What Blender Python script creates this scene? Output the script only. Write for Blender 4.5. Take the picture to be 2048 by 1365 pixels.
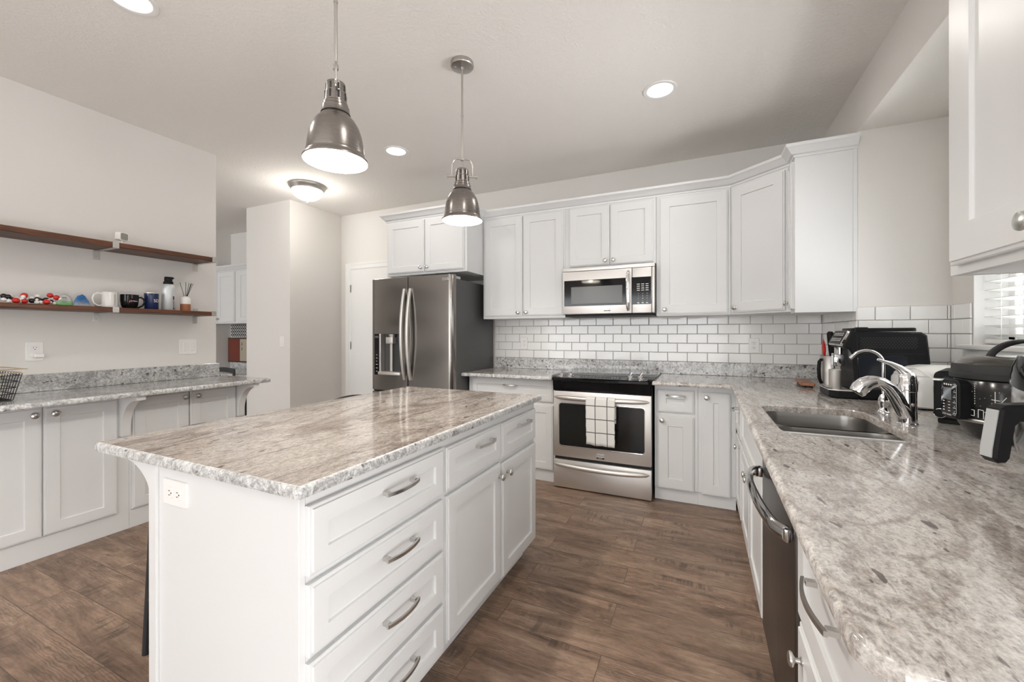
import bpy, bmesh, math, random
from math import sin, cos, pi, radians, sqrt
from mathutils import Vector, Matrix
for o in list(bpy.data.objects): bpy.data.objects.remove(o)
S = bpy.context.scene
COL = S.collection
random.seed(7)

# ---------------------------------------------------------------- camera, world, exposure
def make_camera():
    f, cx, cy = 824.7478, 1022.0946, 668.0082
    a, p, r = radians(24.714), radians(.0176), radians(-.0668)
    F0, R0, U0 = Vector((-sin(a), cos(a), 0)), Vector((cos(a), sin(a), 0)), Vector((0, 0, 1))
    F = F0*cos(p)+U0*sin(p); U1 = U0*cos(p)-F0*sin(p)
    R = R0*cos(r)+U1*sin(r); U = U1*cos(r)-R0*sin(r)
    cd = bpy.data.cameras.new('camera'); cam = bpy.data.objects.new('camera', cd); COL.objects.link(cam)
    cd.sensor_fit = 'HORIZONTAL'; cd.sensor_width = 36; cd.lens = 36*f/2048
    cd.shift_x = (1024-cx)/2048; cd.shift_y = (cy-682.5)/2048
    cd.clip_start = .02; cd.clip_end = 100
    cam.matrix_world = Matrix(((R.x, U.x, -F.x, 0), (R.y, U.y, -F.y, 0), (R.z, U.z, -F.z, 1.2394), (0, 0, 0, 1)))
    S.camera = cam
make_camera()
W = bpy.data.worlds.new('world'); S.world = W; W.use_nodes = True
bg = W.node_tree.nodes['Background']; bg.inputs[0].default_value = (.96, .98, 1.0, 1); bg.inputs[1].default_value = 5.2
S.view_settings.view_transform = 'Standard'; S.view_settings.look = 'None'
S.view_settings.exposure = 0.09; S.view_settings.gamma = 1.0; S.view_settings.use_curve_mapping = False
try:
    S.cycles.max_bounces = 10; S.cycles.diffuse_bounces = 6; S.cycles.glossy_bounces = 5
    S.cycles.use_denoising = True; S.cycles.sample_clamp_indirect = 6
except Exception: pass

def lamp(name, kind, loc, energy, color=(1, 1, 1), size=.1, rot=(0, 0, 0), parent=None, sizey=None):
    l = bpy.data.lights.new(name, kind); l.energy = energy; l.color = color
    if kind == 'AREA':
        if sizey: l.shape = 'RECTANGLE'; l.size = size; l.size_y = sizey
        else: l.shape = 'DISK'; l.size = size
    else: l.shadow_soft_size = size
    o = bpy.data.objects.new(name, l); COL.objects.link(o); o.location = loc; o.rotation_euler = rot
    if parent:
        o.parent = parent; o.location = Vector(loc)-parent.location
    return o

# ---------------------------------------------------------------- constants (metres; camera stands at x=0,y=0)
YB = 3.814      # back wall
XR = .84        # right wall
XBAY = 1.25     # window wall of the bay over the sink
YJ = 3.06       # far jamb of the bay
YJ2 = 1.31      # near jamb of the bay
XL = -3.64      # left wall
CEIL = 2.719
CT = .894       # worktop height

# ---------------------------------------------------------------- materials
def mat(name, col=(.8, .8, .8), rough=.5, metal=0., **kw):
    m = bpy.data.materials.new(name); m.use_nodes = True
    b = m.node_tree.nodes['Principled BSDF']
    b.inputs['Base Color'].default_value = (*col, 1); b.inputs['Roughness'].default_value = rough
    b.inputs['Metallic'].default_value = metal
    for k, v in kw.items(): b.inputs[k.replace('_', ' ')].default_value = v
    return m
def nt(m): return m.node_tree, m.node_tree.nodes['Principled BSDF']
def nd(t, kind, **kw):
    n = t.nodes.new(kind)
    for k, v in kw.items():
        if k in n.inputs: n.inputs[k].default_value = v
        else: setattr(n, k, v)
    return n
def lk(t, a, b): t.links.new(a, b)
def pos(t, scale=(1, 1, 1), rot=(0, 0, 0), loc=(0, 0, 0)):
    g = t.nodes.new('ShaderNodeNewGeometry'); mp = t.nodes.new('ShaderNodeMapping')
    mp.inputs['Scale'].default_value = scale; mp.inputs['Rotation'].default_value = rot; mp.inputs['Location'].default_value = loc
    lk(t, g.outputs['Position'], mp.inputs['Vector']); return mp.outputs[0]
def noise(t, v, scale, detail=4, rough=.55, dist=0.):
    n = t.nodes.new('ShaderNodeTexNoise'); n.inputs['Scale'].default_value = scale; n.inputs['Detail'].default_value = detail
    n.inputs['Roughness'].default_value = rough; n.inputs['Distortion'].default_value = dist
    lk(t, v, n.inputs['Vector']); return n.outputs['Fac']
def ramp(t, f, stops):
    r = t.nodes.new('ShaderNodeValToRGB'); e = r.color_ramp.elements
    while len(e) < len(stops): e.new(.5)
    for q, (p, c) in zip(e, stops):
        q.position = p; q.color = (*c, 1) if len(c) == 3 else c
    lk(t, f, r.inputs[0]); return r.outputs[0]
def mix(t, f, a, b, mode='MIX'):
    n = t.nodes.new('ShaderNodeMix'); n.data_type = 'RGBA'; n.blend_type = mode
    for s, v in ((0, f), (6, a), (7, b)):
        if hasattr(v, 'is_output'): lk(t, v, n.inputs[s])
        else: n.inputs[s].default_value = v if s == 0 else (*v, 1)
    return n.outputs[2]
def math_(t, op, a, b=None, clamp=False):
    n = t.nodes.new('ShaderNodeMath'); n.operation = op; n.use_clamp = clamp
    for i, v in enumerate((a, b)):
        if v is None: continue
        if hasattr(v, 'is_output'): lk(t, v, n.inputs[i])
        else: n.inputs[i].default_value = v
    return n.outputs[0]
def bump(t, b, h, strength=.2, dist=.002):
    n = t.nodes.new('ShaderNodeBump'); n.inputs['Strength'].default_value = strength; n.inputs['Distance'].default_value = dist
    lk(t, h, n.inputs['Height']); lk(t, n.outputs[0], b.inputs['Normal'])
G = lambda v: (v, v, v)

def paint(name, col, rough, scale, strength, dist=.0015):
    m = mat(name, col, rough); t, b = nt(m)
    n = noise(t, pos(t), scale, 3, .6, .8); bump(t, b, ramp(t, n, [(.42, G(0)), (.62, G(1))]), strength, dist); return m
M = {}
M['wall'] = paint('wall_paint', (.73, .71, .68), .75, 120, .12)
M['ceil'] = paint('ceiling_paint', (.83, .81, .78), .8, 46, .38, .003)
M['baywall'] = M['wall']
M['white'] = mat('cabinet_white', (.72, .725, .725), .33)
M['trimwhite'] = mat('trim_white', (.80, .80, .785), .4)
M['plate'] = mat('plate_white', (.82, .81, .79), .35)
M['dark'] = mat('dark_slot', (.02, .02, .02), .6)
M['tile'] = mat('subway_tile', (.82, .815, .80), .08, Specular_IOR_Level=.5)
M['grout'] = mat('grout', (.42, .41, .40), .9)
M['nickel'] = mat('brushed_nickel', (.50, .48, .455), .36, 1.)
M['knob'] = mat('satin_nickel', (.62, .61, .59), .28, 1.)
M['chrome'] = mat('chrome', (.88, .88, .89), .05, 1.)
M['darkgrey'] = mat('dark_grey_plastic', (.055, .056, .056), .4)
M['darkchrome'] = mat('dark_chrome', (.40, .39, .385), .10, 1.)
M['blackgloss'] = mat('black_glass', (.006, .006, .007), .06, Specular_IOR_Level=.3)
M['ovenglass'] = mat('oven_glass', (.010, .010, .009), .10)
M['micglass'] = mat('microwave_mesh', (.10, .10, .10), .25)
M['black'] = mat('black_plastic', (.012, .012, .013), .42, Specular_IOR_Level=.14)
M['blackmatte'] = mat('black_matte', (.02, .02, .021), .6)
M['rubber'] = mat('black_rubber', (.012, .012, .012), .7)
M['greyplastic'] = mat('grey_plastic', (.42, .43, .43), .4)
M['fridgeside'] = mat('fridge_side', (.070, .070, .069), .42)
M['shade_in'] = mat('shade_inside', (.85, .80, .70), .5)
M['ink'] = mat('ink_white', (.85, .85, .85), .5)
M['inkblack'] = mat('ink_black', (.02, .02, .02), .5)
M['inkpink'] = mat('ink_pink', (.75, .12, .16), .5)
M['mugwhite'] = mat('mug_white', (.80, .79, .76), .22)
M['navy'] = mat('navy_enamel', (.010, .022, .085), .25)
M['bottle'] = mat('bottle_silver', (.62, .64, .65), .35, .35)
M['terracotta'] = mat('diffuser_wood', (.35, .13, .055), .6)
M['red'] = mat('red_plastic', (.55, .02, .015), .3)
M['blackball'] = mat('black_ball', (.012, .012, .014), .22)
M['whiteball'] = mat('white_ball', (.82, .80, .77), .3)
M['blueball'] = mat('blue_ball', (.04, .16, .5), .3)
M['gold'] = mat('gold_wire', (.62, .50, .33), .35, .8)
M['blackwire'] = mat('black_wire', (.012, .012, .012), .45)
M['blind'] = mat('blind_white', (.84, .84, .82), .45)
M['whitegloss'] = mat('white_gloss', (.80, .80, .78), .12)
M['pale'] = mat('pale_packet', (.50, .55, .47), .5)
M['speaker'] = mat('camera_face', (.27, .26, .24), .6)
M['palegreen'] = mat('mint_plastic', (.5, .68, .62), .4)

def steel(name, col, rough, sc=(3, 3, 260), amt=.06):
    m = mat(name, col, rough, 1.); t, b = nt(m)
    n = noise(t, pos(t, sc), 1., 3, .6)
    r = t.nodes.new('ShaderNodeMapRange'); r.inputs[3].default_value = rough-amt; r.inputs[4].default_value = rough+amt
    lk(t, n, r.inputs[0]); lk(t, r.outputs[0], b.inputs['Roughness']); return m
M['steel'] = steel('stainless_steel', (.76, .74, .715), .46, (3, 3, 300))
M['steelsink'] = steel('sink_steel', (.30, .29, .275), .30, (60, 3, 3))
M['fridge'] = steel('fridge_steel', (.27, .255, .24), .20, (240, 240, 3), .04)
tq, bq = nt(M['fridge']); bump(tq, bq, noise(tq, pos(tq, (13, 13, 1.1)), 1., 2), .10, .006)
M['shade'] = steel('shade_steel', (.27, .25, .235), .27, (1, 1, 500))
M['dwsteel'] = steel('dark_steel', (.13, .12, .115), .35, (3, 240, 3))

def emit(name, col, s, base=(.8, .8, .8)):
    m = mat(name, base, .4); b = m.node_tree.nodes['Principled BSDF']
    b.inputs['Emission Color'].default_value = (*col, 1); b.inputs['Emission Strength'].default_value = s; return m
M['lens'] = emit('lamp_lens', (1, .97, .92), 3.5)
M['bulb'] = emit('bulb', (1, .90, .76), 3)
M['dome'] = emit('dome_glass', (1, .96, .90), .75, (.85, .85, .84))

def granite(name, c_light, c_mid, c_dark, vein, ang, spots=.5, fine=1.0, sx=1.0, iso=False, rough=.085):
    m = mat(name, c_mid, rough); t, b = nt(m)
    A_ = (2.2*sx, 2.0*sx, 2.1*sx) if iso else (2.2*sx, .75*sx, 1.5)
    v = pos(t, A_, (0, 0, ang))
    big = noise(t, v, 2.2, 9, .62, 1.6)
    base = ramp(t, big, [(.30, c_dark), (.43, c_mid), (.56, c_light), (.72, c_mid)])
    # wandering brown veins: thin bands of a distorted noise
    vn = noise(t, v, 1.1, 6, .55, 2.2)
    band = math_(t, 'SUBTRACT', 1., math_(t, 'MULTIPLY', math_(t, 'ABSOLUTE', math_(t, 'SUBTRACT', vn, .5)), 26.), True)
    col = mix(t, math_(t, 'MULTIPLY', band, .65), base, vein)
    # cloudy crystals
    fv = pos(t, (1.3, 1.3, 1.3) if iso else (1.6, .8, 1.2), (0, 0, ang))
    cr = noise(t, fv, 55., 5, .7, .4)
    col = mix(t, .55*fine, col, ramp(t, cr, [(.30, G(.16)), (.47, G(.50)), (.60, G(.74)), (.75, G(.92))]), 'OVERLAY')
    gr = noise(t, pos(t), 240., 2, .6)
    col = mix(t, .30, col, ramp(t, gr, [(.34, G(.18)), (.5, G(.5)), (.66, G(.8))]), 'OVERLAY')
    # dark mineral flakes
    fl = (1.7, 1.7, 1.9) if iso else (1.9, .75, 1.4)
    sp = noise(t, pos(t, fl, (0, 0, ang)), 24., 2, .45, .3)
    sp2 = noise(t, pos(t, fl, (0, 0, ang), (5, 3, 1)), 7., 2, .45, .3)
    mask = math_(t, 'MULTIPLY', ramp(t, sp, [(.665-.03*spots, G(0)), (.69-.03*spots, G(1))]), ramp(t, sp2, [(.44, G(0)), (.56, G(1))]))
    col = mix(t, math_(t, 'MULTIPLY', mask, .85), col, (.075, .055, .052))
    s3 = noise(t, pos(t, fl, (0, 0, ang), (2, 7, 3)), 85., 2, .5, .3)
    col = mix(t, math_(t, 'MULTIPLY', ramp(t, s3, [(.60, G(0)), (.66, G(1))]), .45), col, (.16, .125, .115))
    lk(t, col, b.inputs['Base Color'])
    return m
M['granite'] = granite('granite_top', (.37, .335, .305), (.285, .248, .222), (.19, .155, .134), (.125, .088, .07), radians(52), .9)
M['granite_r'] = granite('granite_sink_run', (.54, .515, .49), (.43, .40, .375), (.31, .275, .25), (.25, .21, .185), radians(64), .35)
M['granite_l'] = granite('granite_ledge', (.50, .50, .49), (.37, .37, .37), (.25, .25, .25), (.20, .19, .185), radians(20), .8)
M['granite_edge'] = granite('granite_edge', (.58, .58, .575), (.45, .45, .445), (.26, .26, .26), (.26, .255, .25), radians(20), .9, 1.4, 3., True, .32)
M['granite_bs'] = granite('granite_splash', (.60, .60, .59), (.50, .50, .495), (.33, .33, .33), (.24, .24, .24), radians(20), 1.6, 1.3, 2.2, True)
M['granite_ls'] = granite('granite_ledge_splash', (.48, .48, .475), (.38, .38, .38), (.27, .27, .27), (.22, .22, .215), radians(20), 1.3, 1.2, 2., True)

def floor_mat():
    m = mat('floor_planks', (.2, .12, .08), .38); t, b = nt(m)
    v = pos(t, (1, 1, 1), (0, 0, 0), (.35, .06, 0))
    br = nd(t, 'ShaderNodeTexBrick', Scale=1.)
    br.offset = .37; br.offset_frequency = 2; br.squash = 1.
    br.inputs['Color1'].default_value = (0, 0, 0, 1); br.inputs['Color2'].default_value = (1, 1, 1, 1)
    br.inputs['Mortar'].default_value = (.5, .5, .5, 1); br.inputs['Mortar Size'].default_value = .0016
    br.inputs['Mortar Smooth'].default_value = .0; br.inputs['Brick Width'].default_value = 1.22; br.inputs['Row Height'].default_value = .165
    lk(t, v, br.inputs['Vector'])
    pid = br.outputs['Color']; seam = br.outputs['Fac']
    # shift the grain of every plank
    sep = t.nodes.new('ShaderNodeCombineXYZ'); s1 = math_(t, 'MULTIPLY', pid, 37.); s2 = math_(t, 'MULTIPLY', pid, 11.)
    lk(t, s1, sep.inputs[0]); lk(t, s2, sep.inputs[1]); lk(t, s1, sep.inputs[2])
    def vs(scale):
        g = t.nodes.new('ShaderNodeVectorMath'); g.operation = 'ADD'
        mp = pos(t, scale); lk(t, mp, g.inputs[0]); lk(t, sep.outputs[0], g.inputs[1]); return g.outputs[0]
    tone = ramp(t, noise(t, vs((1.5, 6.5, 1)), 1., 8, .68, 1.6), [(.28, (.085, .053, .037)), (.42, (.185, .118, .080)), (.55, (.275, .182, .127)), (.70, (.35, .25, .18))])
    grain = noise(t, vs((3.5, 60, 1)), 1., 6, .7, 1.2)
    col = mix(t, .42, tone, ramp(t, grain, [(.30, G(.20)), (.5, G(.52)), (.68, G(.74))]), 'OVERLAY')
    mott = noise(t, vs((14, 34, 1)), 1., 5, .7, .8)
    col = mix(t, .38, col, ramp(t, mott, [(.32, G(.24)), (.5, G(.5)), (.68, G(.76))]), 'OVERLAY')
    # cathedral rings
    w = t.nodes.new('ShaderNodeTexWave'); w.wave_type = 'BANDS'; w.bands_direction = 'Y'
    w.inputs['Scale'].default_value = 7; w.inputs['Distortion'].default_value = 9; w.inputs['Detail'].default_value = 3; w.inputs['Detail Scale'].default_value = 1.1
    lk(t, vs((1.6, 4.4, 1)), w.inputs['Vector'])
    pm = ramp(t, noise(t, vs((1.2, 3.0, 1)), 1., 2), [(.46, G(0)), (.58, G(1))])
    col = mix(t, math_(t, 'MULTIPLY', pm, .40), col, ramp(t, w.outputs['Fac'], [(.0, G(.18)), (.5, G(.55)), (1., G(.66))]), 'OVERLAY')
    # worn pale flecks and dark saw marks
    wr = math_(t, 'MULTIPLY', ramp(t, noise(t, vs((11, 42, 1)), 1., 6, .78, 1.8), [(.55, G(0)), (.63, G(1))]), ramp(t, noise(t, vs((2.2, 6, 1)), 1., 3), [(.50, G(0)), (.64, G(1))]))
    col = mix(t, math_(t, 'MULTIPLY', wr, .60), col, (.47, .37, .285))
    dk = math_(t, 'MULTIPLY', ramp(t, noise(t, vs((46, 7, 1)), 1., 4, .65), [(.48, G(0)), (.60, G(1))]), ramp(t, noise(t, vs((2.4, 7, 1)), 1., 3, .5), [(.55, G(0)), (.67, G(1))]))
    col = mix(t, math_(t, 'MULTIPLY', dk, .62), col, (.050, .034, .026))
    kn = math_(t, 'MULTIPLY', ramp(t, noise(t, vs((5, 11, 1)), 1., 4, .6, 1.2), [(.68, G(0)), (.75, G(1))]), .7)
    col = mix(t, kn, col, (.045, .028, .020))
    sh = ramp(t, pid, [(0., G(.42)), (.5, G(.5)), (1., G(.57))])
    col = mix(t, .9, col, sh, 'OVERLAY')
    col = mix(t, math_(t, 'MULTIPLY', seam, .62), col, (.04, .026, .018))
    lk(t, col, b.inputs['Base Color'])
    rr = t.nodes.new('ShaderNodeMapRange'); rr.inputs[3].default_value = .30; rr.inputs[4].default_value = .48
    lk(t, grain, rr.inputs[0]); lk(t, rr.outputs[0], b.inputs['Roughness'])
    bump(t, b, math_(t, 'SUBTRACT', grain, math_(t, 'MULTIPLY', seam, 2.)), .25, .0015)
    return m
M['floor'] = floor_mat()

def wood(name, c1, c2, c3, scale, rough=.45):
    m = mat(name, c2, rough); t, b = nt(m)
    n = noise(t, pos(t, scale), 1., 6, .62, 1.0)
    col = ramp(t, n, [(.3, c1), (.5, c2), (.7, c3)])
    kn = noise(t, pos(t, tuple(s*.35 for s in scale)), 1., 3, .5, .8)
    col = mix(t, math_(t, 'MULTIPLY', ramp(t, kn, [(.62, G(0)), (.72, G(1))]), .6), col, tuple(.4*x for x in c1))
    lk(t, col, b.inputs['Base Color']); return m
M['shelf'] = wood('shelf_walnut', (.028, .008, .002), (.10, .030, .009), (.20, .068, .020), (60, 4, 90))
M['board'] = wood('board_wood', (.16, .06, .025), (.27, .105, .045), (.36, .16, .075), (8, 40, 40))

def glass_pane():
    m = bpy.data.materials.new('window_glass'); m.use_nodes = True; t = m.node_tree; t.nodes.clear()
    o = t.nodes.new('ShaderNodeOutputMaterial'); tr = t.nodes.new('ShaderNodeBsdfTransparent'); gl = t.nodes.new('ShaderNodeBsdfGlossy')
    gl.inputs['Roughness'].default_value = .02; fr = t.nodes.new('ShaderNodeFresnel'); fr.inputs[0].default_value = 1.45
    mx = t.nodes.new('ShaderNodeMixShader'); lk(t, fr.outputs[0], mx.inputs[0]); lk(t, tr.outputs[0], mx.inputs[1]); lk(t, gl.outputs[0], mx.inputs[2])
    lk(t, mx.outputs[0], o.inputs[0]); return m
M['glass'] = glass_pane()
def acrylic(name, cb, ct, z0, z1):
    m = mat(name, ct, .08, 0, Transmission_Weight=.55, IOR=1.45); t, b = nt(m)
    g = t.nodes.new('ShaderNodeNewGeometry'); s = t.nodes.new('ShaderNodeSeparateXYZ'); lk(t, g.outputs['Position'], s.inputs[0])
    r = t.nodes.new('ShaderNodeMapRange'); r.inputs[1].default_value = z0; r.inputs[2].default_value = z1; lk(t, s.outputs[2], r.inputs[0])
    n = noise(t, pos(t), 60, 3); f = math_(t, 'ADD', r.outputs[0], math_(t, 'MULTIPLY', math_(t, 'SUBTRACT', n, .5), .5), True)
    lk(t, ramp(t, f, [(.25, cb), (.6, ct)]), b.inputs['Base Color']); return m
def zigzag():
    m = mat('chevron_fabric', (.02, .02, .02), .8); t, b = nt(m)
    g = t.nodes.new('ShaderNodeNewGeometry'); s = t.nodes.new('ShaderNodeSeparateXYZ'); lk(t, g.outputs['Position'], s.inputs[0])
    tri = math_(t, 'PINGPONG', s.outputs[0], .045)
    f = math_(t, 'FRACT', math_(t, 'MULTIPLY', math_(t, 'ADD', s.outputs[2], math_(t, 'MULTIPLY', tri, 1.5)), 22.))
    lk(t, ramp(t, f, [(.0, G(.015)), (.66, G(.015)), (.70, G(.75)), (1., G(.75))]), b.inputs['Base Color']); return m
M['chevron'] = zigzag()
def towel_mat(): 
    m = mat('towel_cotton', (.80, .80, .78), .9); t, b = nt(m)
    g = t.nodes.new('ShaderNodeNewGeometry'); s = t.nodes.new('ShaderNodeSeparateXYZ'); lk(t, g.outputs['Position'], s.inputs[0])
    def stripe(v, period, off, wd):
        f = math_(t, 'FRACT', math_(t, 'DIVIDE', math_(t, 'ADD', v, off), period)); return math_(t, 'LESS_THAN', f, wd/period)
    a = stripe(s.outputs[0], .089, .730, .006); h = stripe(s.outputs[2], .1025, -.690+.205, .0065)
    lk(t, mix(t, math_(t, 'MULTIPLY', math_(t, 'MAXIMUM', a, h), .92), (.80, .80, .78), (.03, .03, .03)), b.inputs['Base Color'])
    bump(t, b, noise(t, pos(t), 500, 2), .4, .001); return m
M['towel'] = towel_mat()

# ---------------------------------------------------------------- mesh builder
class MB:
    def __init__(s): s.bm = bmesh.new(); s.mi = 0
    def _f(s, vs):
        try:
            f = s.bm.faces.new(vs); f.material_index = s.mi; return f
        except ValueError: return None
    def box(s, x0, x1, y0, y1, z0, z1, bev=0., seg=2, F=None):
        n0 = len(s.bm.verts)
        P = [(x, y, z) for x in (x0, x1) for y in (y0, y1) for z in (z0, z1)]
        vs = [s.bm.verts.new(F(*p) if F else p) for p in P]
        fs = [s._f([vs[i] for i in q]) for q in ((0, 1, 3, 2), (4, 6, 7, 5), (0, 4, 5, 1), (2, 3, 7, 6), (0, 2, 6, 4), (1, 5, 7, 3))]
        if bev > 0:
            es = {e for f in fs for e in f.edges}
            bmesh.ops.recalc_face_normals(s.bm, faces=fs)
            r = bmesh.ops.bevel(s.bm, geom=list(es), offset=bev, segments=seg, profile=.5, affect='EDGES', clamp_overlap=True)
            for f in r['faces']: f.material_index = s.mi
        return s
    def loops(s, L, cap0=True, cap1=True, closed=True):
        R = [[s.bm.verts.new(p) for p in l] for l in L]
        n = len(R[0])
        for a, b in zip(R[:-1], R[1:]):
            for i in range(n if closed else n-1):
                j = (i+1) % n; s._f((a[i], a[j], b[j], b[i]))
        if cap0: s._f(R[0][::-1])
        if cap1: s._f(R[-1])
        return R
    def tube(s, pts, r, seg=12, cyc=False):
        pts = [Vector(p) for p in pts]; n = len(pts); rs = r if isinstance(r, (list, tuple)) else [r]*n
        T = []
        for i in range(n):
            a = pts[(i-1) % n] if (i > 0 or cyc) else pts[i]; b = pts[(i+1) % n] if (i < n-1 or cyc) else pts[i]
            T.append((b-a).normalized())
        up = Vector((0, 0, 1)) if abs(T[0].z) < .9 else Vector((1, 0, 0))
        N = (up-T[0]*up.dot(T[0])).normalized(); L = []
        for i in range(n):
            N = (N-T[i]*N.dot(T[i])).normalized(); B = T[i].cross(N)
            L.append([pts[i]+(N*cos(2*pi*k/seg)+B*sin(2*pi*k/seg))*rs[i] for k in range(seg)])
        if cyc: L.append(L[0]); R = s.loops(L, False, False); bmesh.ops.remove_doubles(s.bm, verts=R[0]+R[-1], dist=1e-6)
        else: s.loops(L)
        return s
    def lathe(s, prof, c=(0, 0, 0), seg=32, F=None, cap=True, M4=None, sx=1., sy=1.):
        # prof [(r, h)] about local z through c (or about a frame's normal when F is given)
        rings = []
        for r, h in prof:
            if F: g = lambda a, b, n: Vector(F(c[0]+a, c[1]+b, c[2]+n))
            elif M4: g = lambda a, b, n: M4 @ Vector((a, b, n))
            else: g = lambda a, b, n: Vector((c[0]+a, c[1]+b, c[2]+n))
            if r < 1e-6: rings.append([s.bm.verts.new(g(0, 0, h))])
            else: rings.append([s.bm.verts.new(g(r*sx*cos(2*pi*k/seg), r*sy*sin(2*pi*k/seg), h)) for k in range(seg)])
        for a, b in zip(rings[:-1], rings[1:]):
            for i in range(seg):
                j = (i+1) % seg
                if len(a) == 1 and len(b) == 1: continue
                if len(a) == 1: s._f((a[0], b[j], b[i]))
                elif len(b) == 1: s._f((a[i], a[j], b[0]))
                else: s._f((a[i], a[j], b[j], b[i]))
        if cap:
            if len(rings[0]) > 1: s._f(rings[0][::-1])
            if len(rings[-1]) > 1: s._f(rings[-1])
        return s
    def prism(s, poly, n0, n1, F, inset=0., bev=0.):
        # 2-D polygon (u,v) extruded along the frame's normal
        L = [[F(u, v, n0) for u, v in poly], [F(u, v, n1-bev) for u, v in poly]]
        if bev: L.append([F(u, v, n1) for u, v in offset_poly(poly, -bev)])
        s.loops(L); return s
    def slab(s, poly, prof, hole=None, edge_mi=None):
        # worktop: polygon, edge profile [(inset, z)], optional hole polygon
        L = [[(x, y, z) for x, y in offset_poly(poly, -i)] for i, z in prof]
        m = s.mi; s.mi = edge_mi if edge_mi is not None else m
        R = s.loops(L, False, False)
        hv = None
        if hole:
            hv = s.loops([[(x, y, z) for x, y in offset_poly(hole, i)] for i, z in ((.0, prof[0][1]), (.0, prof[-1][1]-.004), (.004, prof[-1][1]))], False, False)
        s.mi = m
        for k in (0, -1):
            es = []
            for ring in [R[k]]+([hv[k]] if hv else []):
                for i in range(len(ring)):
                    e = s.bm.edges.get((ring[i], ring[(i+1) % len(ring)])); es.append(e)
            r = bmesh.ops.triangle_fill(s.bm, edges=es, use_beauty=True)
            for f in r['geom']:
                if isinstance(f, bmesh.types.BMFace): f.material_index = s.mi
        return s
    def text(s, body, size, F, th=.0006, width=None, bend=None):
        cu = bpy.data.curves.new('t', 'FONT'); cu.body = body; cu.size = size; cu.align_x = 'CENTER'; cu.align_y = 'CENTER'; cu.resolution_u = 3
        ob = bpy.data.objects.new('t', cu); COL.objects.link(ob); bpy.context.view_layer.update()
        me = ob.evaluated_get(bpy.context.evaluated_depsgraph_get()).to_mesh()
        xs = [v.co.x for v in me.vertices] or [0]; k = width/max(1e-6, max(xs)-min(xs)) if width else 1.
        vs = [s.bm.verts.new(F(v.co.x*k, v.co.y*(k if width else 1), th)) for v in me.vertices]
        for p in me.polygons: s._f([vs[i] for i in p.vertices])
        ob.evaluated_get(bpy.context.evaluated_depsgraph_get()).to_mesh_clear()
        bpy.data.objects.remove(ob); bpy.data.curves.remove(cu); return s

def offset_poly(poly, d):
    n = len(poly); A = sum(poly[i][0]*poly[(i+1) % n][1]-poly[(i+1) % n][0]*poly[i][1] for i in range(n)); sg = 1 if A > 0 else -1
    out = []
    for i in range(n):
        p0, p1, p2 = (Vector(poly[(i+k) % n]) for k in (-1, 0, 1))
        e1, e2 = (p1-p0).normalized(), (p2-p1).normalized()
        n1, n2 = Vector((e1.y, -e1.x))*sg, Vector((e2.y, -e2.x))*sg
        b = n1+n2; b = b/max(.2, b.dot(n1)) if b.length > 1e-6 else n1
        out.append((p1.x+b.x*d, p1.y+b.y*d))
    return out
def offset_line(path, d):
    out = []; n = len(path)
    for i in range(n):
        p1 = Vector(path[i]); N = []
        if i > 0: e = (p1-Vector(path[i-1])).normalized(); N.append(Vector((e.y, -e.x)))
        if i < n-1: e = (Vector(path[i+1])-p1).normalized(); N.append(Vector((e.y, -e.x)))
        b = N[0] if len(N) == 1 else (N[0]+N[1])
        b = b/max(.2, b.dot(N[0])); out.append((p1.x+b.x*d, p1.y+b.y*d))
    return out
def rrect(w, h, r, seg=5, cx=0., cy=0.):
    P = []
    for qx, qy, a0 in ((1, 1, 0), (-1, 1, 90), (-1, -1, 180), (1, -1, 270)):
        for k in range(seg+1):
            a = radians(a0+90*k/seg); P.append((cx+qx*(w/2-r)+r*cos(a), cy+qy*(h/2-r)+r*sin(a)))
    return P
def arcp(c, r, a0, a1, n): return [(c[0]+r*cos(radians(a0+(a1-a0)*k/n)), c[1]+r*sin(radians(a0+(a1-a0)*k/n))) for k in range(n+1)]

# frames: (u, v, n) -> world
def FYm(Y): return lambda u, v, n: (u, Y-n, v)       # faces the camera side (-y); u = x
def FXp(X): return lambda u, v, n: (X+n, u, v)       # faces +x; u = y
def FXm(X): return lambda u, v, n: (X-n, u, v)       # faces -x; u = y
def FUP(Z): return lambda u, v, n: (u, v, Z+n)
def FLoc(O, U, V, N):
    O, U, V, N = Vector(O), Vector(U).normalized(), Vector(V).normalized(), Vector(N).normalized()
    return lambda u, v, n: tuple(O+U*u+V*v+N*n)

def root_of(o):
    while o.parent: o = o.parent
    return o
def obj(name, mb, m, parent=None, local=False, smooth=35, recalc=True, flat=False):
    ms = m if isinstance(m, (list, tuple)) else [m]
    if recalc: bmesh.ops.recalc_face_normals(mb.bm, faces=mb.bm.faces)
    me = bpy.data.meshes.new(name)
    if parent and not local:
        L = root_of(parent).location; bmesh.ops.translate(mb.bm, verts=mb.bm.verts, vec=-L)
    mb.bm.to_mesh(me); mb.bm.free()
    for q in ms: me.materials.append(M[q] if isinstance(q, str) else q)
    if smooth:
        for p in me.polygons: p.use_smooth = True
        me.set_sharp_from_angle(angle=radians(smooth))
    if flat:
        for p in me.polygons:
            if abs(p.normal.z) > .9999: p.use_smooth = False
    o = bpy.data.objects.new(name, me); COL.objects.link(o)
    if parent: o.parent = parent
    return o
def thing(name, label, cat, loc=(0, 0, 0), rz=0., group=None):
    o = bpy.data.objects.new(name, None); COL.objects.link(o); o.location = loc; o.rotation_euler = (0, 0, rz); o.empty_display_size = .05
    o['label'] = label; o['category'] = cat
    if group: o['group'] = group
    return o
def tag(o, label, cat, group=None):
    o['label'] = label; o['category'] = cat
    if group: o['group'] = group
    return o
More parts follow.
